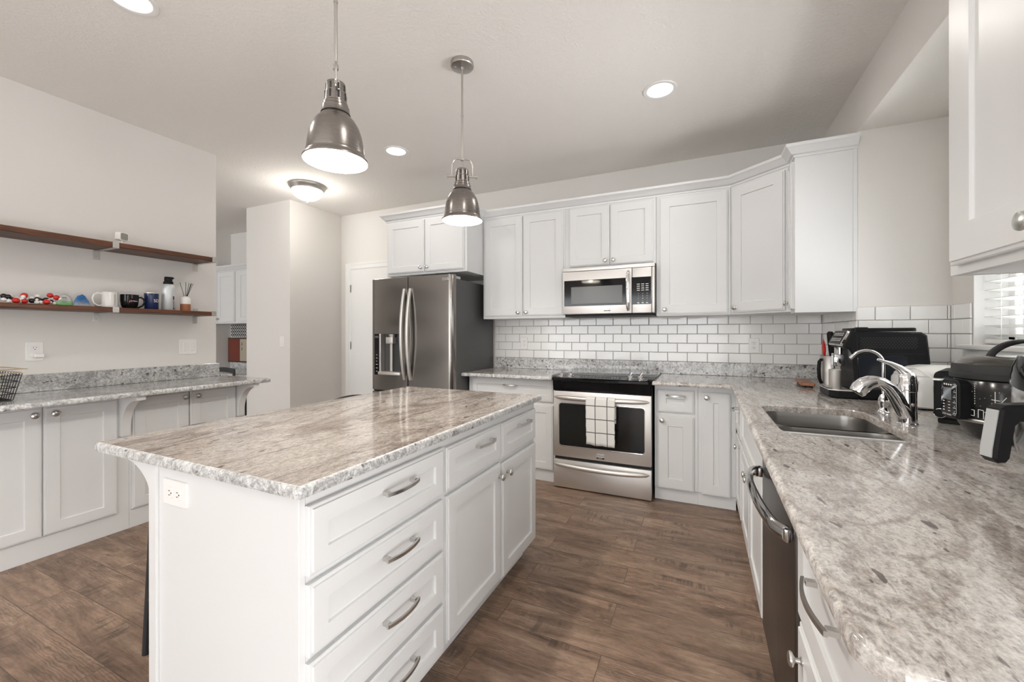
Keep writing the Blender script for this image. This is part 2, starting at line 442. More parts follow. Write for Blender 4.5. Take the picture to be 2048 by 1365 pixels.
def struct(name, mb, m, label=None, cat=None, **kw):
    o = obj(name, mb, m, **kw); o['kind'] = 'structure'
    if label: o['label'] = label; o['category'] = cat
    return o

# ---------------------------------------------------------------- shared cabinet parts
def door_mb(F, u0, u1, v0, v1, rail=.06, bead=True):
    mb = MB(); w, h = u1-u0, v1-v0
    P = [(.0005, -.0008), (0, .013), (.002, .015), (.008, .015), (.0095, .020), (rail, .020), (rail+.002, .0195), (rail+.004, .0125), (rail+.006, .0115)]
    L = []
    for i, n in P: L.append([F(u0+i, v0+i, n), F(u1-i, v0+i, n), F(u1-i, v1-i, n), F(u0+i, v1-i, n)])
    mb.loops(L); return mb
KNOB = [(.0095, 0), (.0095, .0025), (.006, .005), (.0055, .014), (.009, .017), (.0155, .0195), (.0168, .0225), (.0155, .0265), (.010, .029), (0, .0300)]
def knob(F, u, v, parent, n=.020, k=1.): 
    mb = MB(); mb.lathe([(r*k, h*k) for r, h in KNOB], (u, v, n), 20, F); return obj('knob', mb, 'knob', parent)
def pull(F, u, v, parent, L=.142, n=.020, name='handle'):
    mb = MB(); h = .0055
    for s_ in (-1, 1): mb.box(u+s_*(L/2-.012)-.007, u+s_*(L/2-.012)+.007, v-.006, v+.006, n, n+.020, .001, 1, F)
    k = 14; loops = []
    for i in range(k+1):
        x = -L/2+L*i/k; o = n+.019+.013*(1-(2*x/L)**2)
        loops.append([F(u+x, v-h, o), F(u+x, v+h, o), F(u+x, v+h*.9, o+.0065), F(u+x, v-h*.9, o+.0065)])
    mb.loops(loops); return obj(name, mb, 'knob', parent, smooth=25)
def add_door(F, u0, u1, v0, v1, parent, kn=None, rail=.06, name='door', k=1.):
    d = obj(name, door_mb(F, u0, u1, v0, v1, rail), 'white', parent, smooth=20)
    if kn: knob(F, kn[0], kn[1], d, k=k)
    return d
def add_drawer(F, u0, u1, v0, v1, parent, pl=None, rail=.045, L=.142):
    d = obj('drawer', door_mb(F, u0, u1, v0, v1, rail), 'white', parent, smooth=20)
    if pl: pull(F, pl[0], pl[1], d, L)
    return d
def outlet_mb(F, u, v, horiz=False):
    pass

# ================================================================ SETTING
mb = MB(); mb.box(-8.5, 4.5, -11, 5, -.1, 0); struct('floor', mb, 'floor')
mb = MB(); mb.box(-8.5, 1.6, -9.6, 4.2, CEIL, CEIL+.12); mb.box(XR+.001, 1.45, YJ2, YJ, 2.43, 2.5); struct('ceiling', mb, 'ceil')
mb = MB(); mb.box(-6.5, XR, YB, YB+.15, 0, CEIL); struct('wall_back', mb, 'wall')
mb = MB(); mb.box(XL-.14, XL, -1.1, 2.077, 0, CEIL); struct('wall_left', mb, 'wall')
mb = MB(); mb.box(-4.844, -4.10, 3.10, YB, 0, CEIL); struct('wall_pantry', mb, 'wall')
mb = MB(); mb.box(-6.47, -6.32, -9.5, YB, 0, CEIL); struct('wall_far_left', mb, 'wall')
mb = MB()
mb.box(XR, 1.45, YJ, YB+.15, 0, CEIL)                 # far part with the jamb face
mb.box(XR, 1.0, -9.5, YJ2, 0, CEIL)                   # near part
mb.box(1.0, 1.45, YJ2-.14, YJ2, 0, CEIL)              # near jamb
mb.box(XR, XR+.12, YJ2, YJ, 2.4301, CEIL)             # header over the bay
WY0, WY1, WZ0, WZ1 = 1.52, 2.868, 1.178, 2.20
for a in ((YJ2, WY0, 0, 2.45), (WY1, YJ, 0, 2.45), (WY0, WY1, 0, WZ0), (WY0, WY1, WZ1, 2.45)): mb.box(XBAY, 1.45, *a)
struct('wall_right', mb, 'wall')
# window: frame, sash bars, glass, stool
mb = MB()
for a in ((WY0, WY0+.05, WZ0, WZ1), (WY1-.05, WY1, WZ0, WZ1), (WY0, WY1, WZ0, WZ0+.05), (WY0, WY1, WZ1-.05, WZ1), ((WY0+WY1)/2-.03, (WY0+WY1)/2+.03, WZ0, WZ1)):
    mb.box(1.375, 1.43, *a, .003, 1)
for y in (WY0+.08, (WY0+WY1)/2-.09, (WY0+WY1)/2+.05, WY1-.12): mb.box(1.385, 1.42, y, y+.04, WZ0+.05, WZ1-.05)
w = struct('window_1', mb, 'trimwhite')
mb = MB(); mb.box(1.40, 1.404, WY0+.05, WY1-.05, WZ0+.05, WZ1-.05); obj('glass', mb, 'glass', w)
mb = MB()   # white drywall returns lining the opening
mb.box(1.251, 1.375, WY1-.004, WY1+.0, WZ0, WZ1); mb.box(1.251, 1.375, WY0, WY0+.004, WZ0, WZ1); mb.box(1.251, 1.375, WY0, WY1, WZ1-.004, WZ1)
obj('window_return', mb, 'trimwhite', w)
mb = MB(); mb.box(1.205, 1.375, WY0-.05, WY1+.05, WZ0-.018, WZ0+.004, .004, 2); mb.box(1.232, 1.25, WY0-.03, WY1+.03, WZ0-.075, WZ0-.018, .003, 1)
obj('window_sill', mb, 'trimwhite', w)
# pantry door behind the refrigerator
mb = MB(); F = FYm(YB)
mb.box(-3.93, -3.12, YB-.010, YB+.0, 0, 2.03)
for (a, b) in ((-3.83, -3.56), (-3.49, -3.22)):
    for (c, d) in ((1.78, 1.94), (1.13, 1.70), (.25, .95)):
        L = [[F(a+i, c+i, n), F(b-i, c+i, n), F(b-i, d-i, n), F(a+i, d-i, n)] for i, n in ((0, .010), (.008, .005), (.03, .005), (.045, .0095))]
        mb.loops(L, False, True)
door = struct('door_1', mb, 'trimwhite', smooth=20)
for z in (1.80, 1.10, .3):
    mb = MB(); mb.box(-3.942, -3.922, YB-.016, YB-.008, z-.045, z+.045, .001, 1); mb.tube([(-3.932, YB-.022, z-.047), (-3.932, YB-.022, z+.047)], .005, 8); obj('hinge', mb, 'nickel', door)
mb = MB()
def casing(x0, x1, z0, z1, horiz):
    P = [(0, 0), (0, .012), (.012, .018), (.05, .014), (.07, .020), (.082, .020), (.082, 0)]
    if horiz: mb.loops([[(x, YB-n, z0+i) for i, n in P] for x in (x0, x1)])
    else: mb.loops([[(x1-i if x0 < x1 else x1+i, YB-n, z) for i, n in P] for z in (z0, z1)])
casing(-4.012, -3.93, 0, 2.112, False); casing(-3.03, -3.12, 0, 2.112, False); casing(-3.93, -3.12, 2.03, 2.112, True)
struct('trim_1', mb, 'trimwhite', smooth=20)
mb = MB(); mb.box(-4.10, -4.012, YB-.014, YB, 0, .10, .003, 1); mb.box(-3.03, -2.9, YB-.014, YB, 0, .10, .003, 1); struct('baseboard_back', mb, 'trimwhite')
mb = MB(); mb.box(-4.10, -4.086, 3.10, YB-.014, 0, .10, .003, 1); mb.box(-4.844, -4.086, 3.086, 3.10, 0, .10, .003, 1); struct('baseboard_pantry', mb, 'trimwhite')

# ---------------------------------------------------------------- tile splashback
RP = .079; TZ0 = 1.0
def tiles(mb, F, u0, u1, v0, rows, ph, tw=.1554, gap=.0034, n0=.002):
    mb.mi = 1; L = [F(u0, v0, n0), F(u1, v0, n0), F(u1, v0+rows*RP, n0), F(u0, v0+rows*RP, n0)]; mb._f([mb.bm.verts.new(p) for p in L])
    mb.mi = 0; g = gap/2
    for r in range(rows):
        off = ph+(0 if r % 2 else tw/2); k = math.floor((u0-off)/tw)
        while True:
            a, b = off+k*tw, off+(k+1)*tw; k += 1
            if a >= u1-1e-4: break
            a, b = max(a, u0), min(b, u1)
            if b-a < .012: continue
            c, d = v0+r*RP, v0+(r+1)*RP
            tl = random.uniform(-.0004, .0004); t2 = random.uniform(-.0004, .0004)
            Q = []
            for i, n in ((g, n0-.001), (g, n0+.0045), (g+.0012, n0+.0062), (g+.003, n0+.007)):
                Q.append([F(a+i, c+i, n+tl), F(b-i, c+i, n-tl), F(b-i, d-i, n+t2), F(a+i, d-i, n-t2)])
            mb.loops(Q, False, True)
mb = MB(); tiles(mb, FYm(YB), -1.935, XR-.007, TZ0, 5, -1.737)
tag(obj('tile_backsplash', mb, ['tile', 'grout'], smooth=0), 'white subway tile backsplash behind the range, under the wall cabinets', 'backsplash', 'subway tile backsplashes')
mb = MB()
tiles(mb, FXm(XR), YJ-.007, YB-.007, TZ0, 5, YJ-.03); tiles(mb, FYm(YJ), XR-.007, XBAY-.007, TZ0, 5, XR-.0)
tiles(mb, FXm(XBAY), WY1+.004, YJ-.007, TZ0, 5, YJ-.12)
tiles(mb, FXm(XBAY), WY0-.1, WY1+.004, TZ0-.01, 2, YJ-.12)
tag(obj('tile_backsplash', mb, ['tile', 'grout'], smooth=0), 'white subway tile wrapping the window bay behind the coffee machine', 'backsplash', 'subway tile backsplashes')

# ---------------------------------------------------------------- worktops
EDGE = [(.007, CT-.030), (.0015, CT-.0275), (0, CT-.023), (0, CT-.010), (.002, CT-.004), (.006, CT-.0008), (.011, CT)]
ISL = [(-1.764, .639), (-.816, .639), (-.816, 2.192), (-1.764, 2.192)]
def round_corners(poly, r, seg=4):
    out = []; n = len(poly)
    for i in range(n):
        p0, p1, p2 = (Vector(poly[(i+k) % n]) for k in (-1, 0, 1)); a = p1+(p0-p1).normalized()*r; b = p1+(p2-p1).normalized()*r
        for k in range(seg+1):
            t = k/seg; q = a*(1-t)**2+p1*2*t*(1-t)+b*t*t; out.append((q.x, q.y))
    return out
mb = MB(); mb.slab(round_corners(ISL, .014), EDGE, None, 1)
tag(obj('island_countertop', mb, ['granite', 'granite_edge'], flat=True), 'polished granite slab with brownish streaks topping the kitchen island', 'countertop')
# sink-side L
RUN = [(-.322, YB-.001), (-.322, 3.147), (.150, 3.147), (.186, 3.105), (.155, .600), (.165, .575), (.190, .553), (.838, .553), (.838, YJ2+.002), (XBAY-.001, YJ2+.002), (XBAY-.001, YJ-.001), (.839, YJ-.001), (.839, YB-.001)]
HOLE = rrect(.385, .650, .075, 6, .4555, 2.015)
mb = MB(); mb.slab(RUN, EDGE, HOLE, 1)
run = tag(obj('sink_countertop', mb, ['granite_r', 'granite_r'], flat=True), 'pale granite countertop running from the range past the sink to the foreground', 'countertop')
mb = MB(); mb.slab([(-1.935, YB-.001), (-1.935, 3.147), (-1.092, 3.147), (-1.092, YB-.001)], EDGE, None, 1)
left_top = tag(obj('short_countertop', mb, ['granite_r', 'granite_edge'], flat=True), 'short granite countertop between the refrigerator and the range', 'countertop')
mb = MB(); mb.box(-1.924, -.70, YB-.024, YB-.001, CT+.0005, TZ0, .002, 1); obj('granite_upstand', mb, 'granite_bs', left_top)
mb = MB(); mb.box(-.70, .815, YB-.024, YB-.001, CT+.0005, TZ0, .002, 1); mb.box(.817, .839, YJ-.002, YB-.026, CT+.0005, TZ0, .002, 1)
mb.box(XR+.001, XBAY-.02, YJ-.022, YJ-.001, CT+.0005, TZ0, .002, 1); mb.box(XBAY-.021, XBAY-.001, YJ2+.01, YJ-.024, CT+.0005, TZ0-.012, .002, 1); obj('granite_upstand', mb, 'granite_bs', run)
mb = MB(); mb.slab(round_corners([(XL+.001, .62), (-3.069, .62), (-3.069, 2.155), (XL+.001, 2.155)], .008, 2), EDGE, None, 1)
ledge = tag(obj('ledge_countertop', mb, ['granite_l', 'granite_edge'], flat=True), 'grey granite counter along the left wall below the wooden shelves', 'countertop')
mb = MB(); mb.box(XL+.001, XL+.021, .62, 2.092, CT+.0005, TZ0, .002, 1); obj('granite_upstand', mb, 'granite_ls', ledge)

# ---------------------------------------------------------------- island cabinet
t = thing('island_cabinet', 'white kitchen island with drawers and doors under the brown granite top', 'kitchen island', (-1.15, 1.4, 0))
IX = -.85; F = FXp(IX); IY0, IY1 = .665, 2.150
mb = MB(); mb.box(-1.415, IX, IY0+.0185, IY1, .10, CT-.031, .001, 1); mb.box(-1.40, IX-.06, IY0+.02, IY1-.02, 0, .10); obj('body', mb, 'white', t)
mb = MB(); mb.box(-1.478, IX, IY0, IY0+.018, .0, CT-.031, .0015, 1); mb.box(-1.478, -1.440, IY0-.008, IY0, .0, CT-.031, .001, 1); obj('end_panel', mb, 'white', t)
D = [(.834, .668), (.648, .478), (.462, .290), (.273, .104)]
for z1, z0 in D: add_drawer(F, .680, 1.236, z0, z1, t, ((.680+1.236)/2+.03, (z0+z1)/2+.030), .05, .146)
add_drawer(F, 1.256, 1.697, .668, .828, t, (1.525, .783), .05, .146); add_drawer(F, 1.709, 2.133, .662, .826, t, (1.945, .785), .05, .146)
add_door(F, 1.256, 1.697, .118, .650, t, (1.672, .594)); add_door(F, 1.709, 2.133, .108, .640, t, (1.757, .592))
mb = MB()
ap = [(-1.478, CT-.032)]+[(-1.64, CT-.032), (-1.64, CT-.042)]+[(-1.64+.155*(1-cos(radians(90*k/10))), CT-.042-.155*sin(radians(90*k/10))) for k in range(1, 11)][:-1]+[(-1.482, CT-.200), (-1.478, CT-.200)]
# quarter-round sweep leaving the counter flat and meeting the panel steeply
ap = [(-1.478, CT-.0315), (-1.645, CT-.0315), (-1.645, CT-.040)]+[(-1.482-.163*(1-sin(radians(a))), CT-.040-.118*(1-cos(radians(a)))) for a in range(10, 91, 10)]+[(-1.478, CT-.160)]
mb.prism(ap, 0, .04, lambda u, v, n: (u, IY0+.0+n, v)); obj('corbel', mb, 'white', t, smooth=30)

def outlet(F, u, v, label, group=None, w=.072, h=.116, rot=False, n0=0., kind='outlet', gangs=1, name='wall_outlet', cat='outlet'):
    loc = Vector(F(u, v, n0)); t = thing(name, label, cat, loc, 0, group)
    if rot: w, h = h, w
    mb = MB(); mb.prism(rrect(w, h, .006, 3, u, v), n0, n0+.006, F, bev=.002); obj('cover_plate', mb, 'plate', t)
    if kind == 'outlet':
        for s_ in (-1, 1):
            du, dv = (s_*.0195, 0) if rot else (0, s_*.0195)
            mb = MB(); mb.prism(rrect(.028 if rot else .033, .033 if rot else .028, .010, 4, u+du, v+dv), n0+.005, n0+.0085, F, bev=.001); r = obj('receptacle', mb, 'plate', t)
            mb = MB()
            for q in (-1, 1):
                if rot: mb.box(u+du-.004, u+du+.004, v+dv+q*.006-.001, v+dv+q*.006+.001, n0+.0080, n0+.0088, F=F)
                else: mb.box(u+du+q*.006-.001, u+du+q*.006+.001, v+dv-.001, v+dv+.007, n0+.0080, n0+.0088, F=F)
            if rot: mb.lathe([(.0025, 0), (.0025, .0008)], (u+du+s_*.0+.009, v+dv, n0+.008), 8, F)
            else: mb.lathe([(.0025, 0), (.0025, .0008)], (u+du, v+dv-.008, n0+.008), 8, F)
            obj('slots', mb, 'dark', r)
    else:
        for g in range(gangs):
            gu = u+(g-(gangs-1)/2)*.046
            mb = MB(); mb.prism(rrect(.033, .066, .003, 2, gu, v), n0+.005, n0+.0075, F, bev=.001)
            mb.prism(rrect(.028, .060, .002, 2, gu, v), n0+.0075, n0+.0105, F, bev=.002); obj('rocker', mb, 'plate', t)
    return t
outlet(FYm(IY0), -1.350, .790, 'white sideways outlet on the end panel of the island', rot=True)
outlet(FYm(YB-.009), -1.605, 1.145, 'white outlet in the tile left of the range', 'outlets in the tile backsplash')
outlet(FYm(YB-.009), .385, 1.145, 'white outlet in the tile right of the range', 'outlets in the tile backsplash')
lo = outlet(FXp(XL), 1.054, 1.138, 'white outlet with an adapter plugged in, on the wall beside the wire basket')
outlet(FXp(XL), 1.872, 1.142, 'white double rocker switch under the end of the lower shelf', w=.118, kind='switch', gangs=2, name='light_switch', cat='light switch')
outlet(FYm(3.10), -4.225, 1.155, 'white single rocker switch on the wall by the far desk nook', kind='switch', name='light_switch', cat='light switch')
mb = MB(); Fl = FXp(XL); mb.prism(rrect(.040, .024, .004, 3, 1.066, 1.113), .0086, .036, Fl, bev=.003); mb.box(1.06, 1.063, 1.108, 1.116, .0362, .0368, F=Fl)
tag(obj('plug_adapter', mb, 'plate'), 'small white plug adapter in the outlet beside the wire basket', 'adapter')

# ---------------------------------------------------------------- back-wall base cabinets
FY = 3.268; Fb = FYm(FY); BZ1 = CT-.031
def base_body(t, x0, x1, y0, y1, axis='y'):
    mb = MB()
    mb.box(x0, x1, y0, y1, .095, BZ1, .001, 1)
    if axis == 'y': mb.box(x0, x1, y0+.012, y1, 0, .095)
    else: mb.box(x0+.012, x1, y0, y1, 0, .095)
    obj('body', mb, 'white', t)
t = thing('base_cabinet', 'white base cabinet with one wide drawer between refrigerator and range', 'cabinet', (-1.51, 3.5, 0), 0, 'base cabinets')
base_body(t, -1.925, -1.095, FY, YB-.002); add_drawer(Fb, -1.885, -1.115, .668, .850, t, (-1.500, .797), .05, .13)
add_door(Fb, -1.885, -1.504, .103, .640, t, (-1.535, .59)); add_door(Fb, -1.496, -1.115, .103, .640, t, (-1.465, .59))
t = thing('base_cabinet', 'narrow white base cabinet with drawer over door, right of the range', 'cabinet', (-.12, 3.5, 0), 0, 'base cabinets')
base_body(t, -.316, -.02, FY, YB-.002); add_drawer(Fb, -.296, -.046, .660, .823, t, (-.168, .785), .06, .132)
add_door(Fb, -.296, -.046, .094, .632, t, (-.262, .598), .072)
t = thing('base_cabinet', 'white base cabinet with one tall narrow door in the inside corner', 'cabinet', (.1, 3.5, 0), 0, 'base cabinets')
base_body(t, -.019, .222, FY, YB-.002); add_door(Fb, .005, .188, .088, .820, t, (.037, .783), .072)

# ---------------------------------------------------------------- sink-run base cabinets
RX = .2355; Fr = FXm(RX)
t = thing('base_cabinet', 'white base cabinet with drawer and door beyond the sink cabinet', 'cabinet', (.5, 3.0, 0), 0, 'base cabinets')
base_body(t, RX, .80, 2.802, 3.25, 'x'); add_drawer(Fr, 2.825, 3.20, .590, .832, t, (2.975, .757), .05, .13); add_door(Fr, 2.825, 3.20, .105, .568, t, (2.93, .530))
t = thing('sink_cabinet', 'white double-door cabinet under the sink beside the dishwasher', 'cabinet', (.5, 2.26, 0), 0, 'base cabinets')
mb = MB()
mb.box(RX, RX+.02, 1.864, 2.800, .095, BZ1, .001, 1); mb.box(RX+.02, .80, 1.864, 1.886, .095, BZ1); mb.box(RX+.02, .80, 2.782, 2.800, .095, BZ1)
mb.box(RX+.02, .80, 1.886, 2.782, .095, .115); mb.box(RX+.012, .80, 1.864, 2.800, 0, .095); mb.box(.79, .80, 1.886, 2.782, .115, BZ1); obj('body', mb, 'white', t)
obj('false_drawer_front', door_mb(Fr, 1.886, 2.778, .590, .832, .05), 'white', t, smooth=20)
add_door(Fr, 1.886, 2.348, .105, .568, t, (2.312, .523)); add_door(Fr, 2.358, 2.778, .105, .568, t, (2.396, .523))
t = thing('base_cabinet', 'white base cabinet in the foreground, nearer than the dishwasher', 'cabinet', (.5, .9, 0), 0, 'base cabinets')
base_body(t, RX, .80, .575, 1.238, 'x'); add_drawer(Fr, .640, 1.222, .548, .836, t, (.955, .724), .06, .178)
add_door(Fr, .640, 1.222, .105, .530, t, (1.165, .468))
mb = MB(); mb.tube([(RX+.022, .577, .0), (RX+.022, .577, BZ1)], .020, 16); obj('corner_post', mb, 'white', t)
# dishwasher
t = thing('dishwasher', 'dark stainless dishwasher with bowed bar handle between the white cabinets', 'dishwasher', (.5, 1.55, 0))
mb = MB(); mb.box(RX+.01, .79, 1.243, 1.66, .0, BZ1-.003); obj('body', mb, 'blackmatte', t)
mb = MB(); mb.box(RX-.020, RX+.009, 1.246, 1.858, .115, .855, .006, 3); obj('door', mb, 'dwsteel', t)
mb = MB(); L = []
n = 22
for i in range(n+1):
    s_ = -1+2*i/n; y = 1.552+s_*.275; o = .030+.050*(1-s_*s_)**.6 if abs(s_) < 1 else .026
    x = RX-.026-o+.02; z = .714+.026*(1-s_*s_)
    L.append([(x+.012*cos(a), y, z+.021*sin(a)) for a in [2*pi*k/12 for k in range(12)]])
mb.loops(L); 
for s_ in (-1, 1): mb.box(RX-.04, RX-.024, 1.552+s_*.268-.016, 1.552+s_*.268+.016, .697, .732, .004, 2)
obj('handle', mb, 'darkchrome', t)

# ---------------------------------------------------------------- wall cabinets
UZ0, UZ1 = 1.381, 2.345
UY = 3.474; Fu = FYm(UY)
def upper(label, x0, x1, z0, doors, rail=.065):
    t = thing('wall_cabinet', label, 'cabinet', ((x0+x1)/2, 3.65, z0), 0, 'white wall cabinets')
    mb = MB(); mb.box(x0, x1, UY, YB-.002, z0, UZ1, .001, 1); obj('body', mb, 'white', t)
    for (a, b, c, d, k) in doors: add_door(Fu, a, b, c, d, t, k, rail)
    return t
upper('tall white two-door wall cabinet between refrigerator and microwave', -1.888, -1.076, UZ0, [(-1.868, -1.478, 1.404, 2.315, (-1.515, 1.435)), (-1.470, -1.092, 1.404, 2.315, (-1.437, 1.435))])
upper('short white two-door wall cabinet above the microwave', -1.075, -.324, 1.803, [(-1.036, -.690, 1.815, 2.315, (-.722, 1.852)), (-.684, -.342, 1.813, 2.313, (-.655, 1.852))], .062)
upper('white wall cabinet with one wide door right of the microwave', -.322, .203, UZ0, [(-.296, .184, 1.392, 2.310, (-.258, 1.430))], .072)
t = thing('wall_cabinet', 'white diagonal-front wall cabinet filling the corner', 'cabinet', (.5, 3.5, UZ0), 0, 'white wall cabinets')
P = [(.205, UY), (.530, 3.190), (XR-.002, 3.190), (XR-.002, YB-.002), (.205, YB-.002)]
mb = MB(); mb.prism(P, UZ0, UZ1, FUP(0)); obj('body', mb, 'white', t)
dx, dy = .530-.205, 3.190-UY; Ld = sqrt(dx*dx+dy*dy)
Fd = FLoc((.205, UY, 0), (dx, dy, 0), (0, 0, 1), (dy, -dx, 0))
add_door(Fd, .022, Ld-.030, UZ0+.014, 2.312, t, (.052, UZ0+.048), .07)
t = thing('wall_cabinet', 'slim white wall cabinet ending the corner run, broad blank side facing out', 'cabinet', (.68, 3.12, UZ0), 0, 'white wall cabinets')
mb = MB(); mb.box(.530, XR-.002, YJ-.002, 3.188, UZ0-.012, UZ1, .001, 1); mb.box(XR-.022, XR-.002, YJ-.004, YJ-.002, UZ0-.012, UZ1); obj('body', mb, 'white', t)
add_door(FXm(.530), 3.072, 3.170, UZ0+.012, 2.312, t, (3.15, UZ0+.055), .028)
# over the refrigerator
t = thing('wall_cabinet', 'deep white two-door cabinet above the refrigerator', 'cabinet', (-2.35, 3.5, 1.8), 0, 'white wall cabinets')
FCY = 3.172; mb = MB(); mb.box(-2.800, -1.890, FCY, YB-.002, 1.800, UZ1, .001, 1); obj('body', mb, 'white', t); Ff = FYm(FCY)
add_door(Ff, -2.776, -2.345, 1.822, 2.312, t, (-2.377, 1.862)); add_door(Ff, -2.336, -1.916, 1.822, 2.312, t, (-2.305, 1.862))
# crown moulding over the whole run
path = [(-2.800, YB-.001), (-2.800, FCY), (-1.889, FCY), (-1.889, UY), (.205, UY), (.530, 3.190), (.530, YJ-.003), (XR-.001, YJ-.003)]
PR = [(.0005, 2.330), (.006, 2.330), (.008, 2.341), (.013, 2.345), (.020, 2.347), (.028, 2.356), (.042, 2.378), (.052, 2.385), (.055, 2.396), (.055, 2.402), (.0005, 2.402)]
mb = MB(); Lr = [[(x, y, z) for x, y in offset_line(path, o)] for o, z in PR]; mb.loops([[Lr[k][i] for k in range(len(PR))] for i in range(len(path))])
tag(obj('crown_moulding', mb, 'white', smooth=25), 'white crown moulding along the tops of the wall cabinets', 'moulding')
# right foreground wall cabinet
t = thing('wall_cabinet', 'pale wall cabinet in the right foreground, cut by the frame', 'cabinet', (.68, .8, UZ0), 0, 'white wall cabinets')
mb = MB(); mb.box(.530, XR-.002, .30, 1.304, 1.395, UZ1); mb.box(.530, .549, .30, 1.304, 1.373, 1.3949); mb.box(.5492, XR-.002, 1.285, 1.304, 1.373, 1.3949); obj('body', mb, 'white', t)
F = FXm(.530); add_door(F, .945, 1.270, 1.392, 2.312, t, (.985, 1.428), .082); add_door(F, .612, .937, 1.392, 2.312, t, (.65, 1.428), .082)

# ---------------------------------------------------------------- left-wall cabinets
LX = -3.318; Fl = FXp(LX)
def low_cab(label, y0, y1, d1, d2):
    t = thing('low_cabinet', label, 'cabinet', (-3.48, (y0+y1)/2, 0), 0, 'cabinets along the left wall')
    mb = MB(); mb.box(XL+.002, LX, y0, y1, 0, BZ1, .001, 1); obj('body', mb, 'white', t)
    m = (d1[1]+d2[0])/2
    add_door(Fl, d1[0], d1[1], .122, .838, t, (d1[1]-.033, .797), .062, k=1.05); add_door(Fl, d2[0], d2[1], .122, .838, t, (d2[0]+.040, .797), .062, k=1.05)
    cb = MB(); yc = y1-.008
    prof = [(LX, BZ1), (-3.098, BZ1), (-3.098, BZ1-.026), (-3.112, BZ1-.028)]+[(-3.112-.165*sin(radians(a)), BZ1-.028-.200*(1-cos(radians(a)))) for a in range(10, 91, 10)]+[(-3.277, BZ1-.262), (LX, BZ1-.262)]
    cb.prism(prof, 0, .046, lambda u, v, n: (u, yc-.046+n, v)); cb.box(LX, LX+.006, yc-.060, yc+.006, BZ1-.268, BZ1, .001, 1); obj('corbel', cb, 'white', t, smooth=30)
low_cab('white two-door cabinet at far left under the ledge, beneath the wire basket', .64, 1.372, (.668, .984), (.990, 1.308))
low_cab('white two-door cabinet under the ledge end near the hall', 1.373, 2.088, (1.384, 1.704), (1.712, 2.030))

# ---------------------------------------------------------------- shelves
def wall_shelf(label, z0, z1, y1):
    t = thing('wall_shelf', label, 'shelf', (-3.52, 1.25, z0), 0, 'wooden wall shelves')
    mb = MB(); mb.box(XL+.001, -3.402, .52, y1, z0, z1, .0025, 1); obj('board', mb, 'shelf', t)
    for y in (1.340, y1-.0):
        mb = MB(); h = .016
        mb.box(XL+.001, -3.396, y-h, y+h, z0-.0045, z0-.0005); mb.box(-3.4015, -3.397, y-h, y+h, z0-.0045, z1+.004, .0005, 1)
        mb.box(XL+.0008, XL+.005, y-h-.008, y+h-.008, z0-.060, z0-.0005, .0005, 1)
        mb.box(XL+.0008, XL+.005, y-h, y+h, z1+.0005, z1+.030, .0005, 1)
        mb.lathe([(.005, 0), (.004, .002), (0, .0025)], (y-.008, z0-.042, .005), 10, FXp(XL)); obj('bracket', mb, 'nickel', t)
    return t
wall_shelf('upper dark-stained wooden shelf carrying only a small camera', 1.797, 1.830, 1.930)
wall_shelf('lower dark-stained wooden shelf holding mugs, awards and ball models', 1.384, 1.412, 1.925)

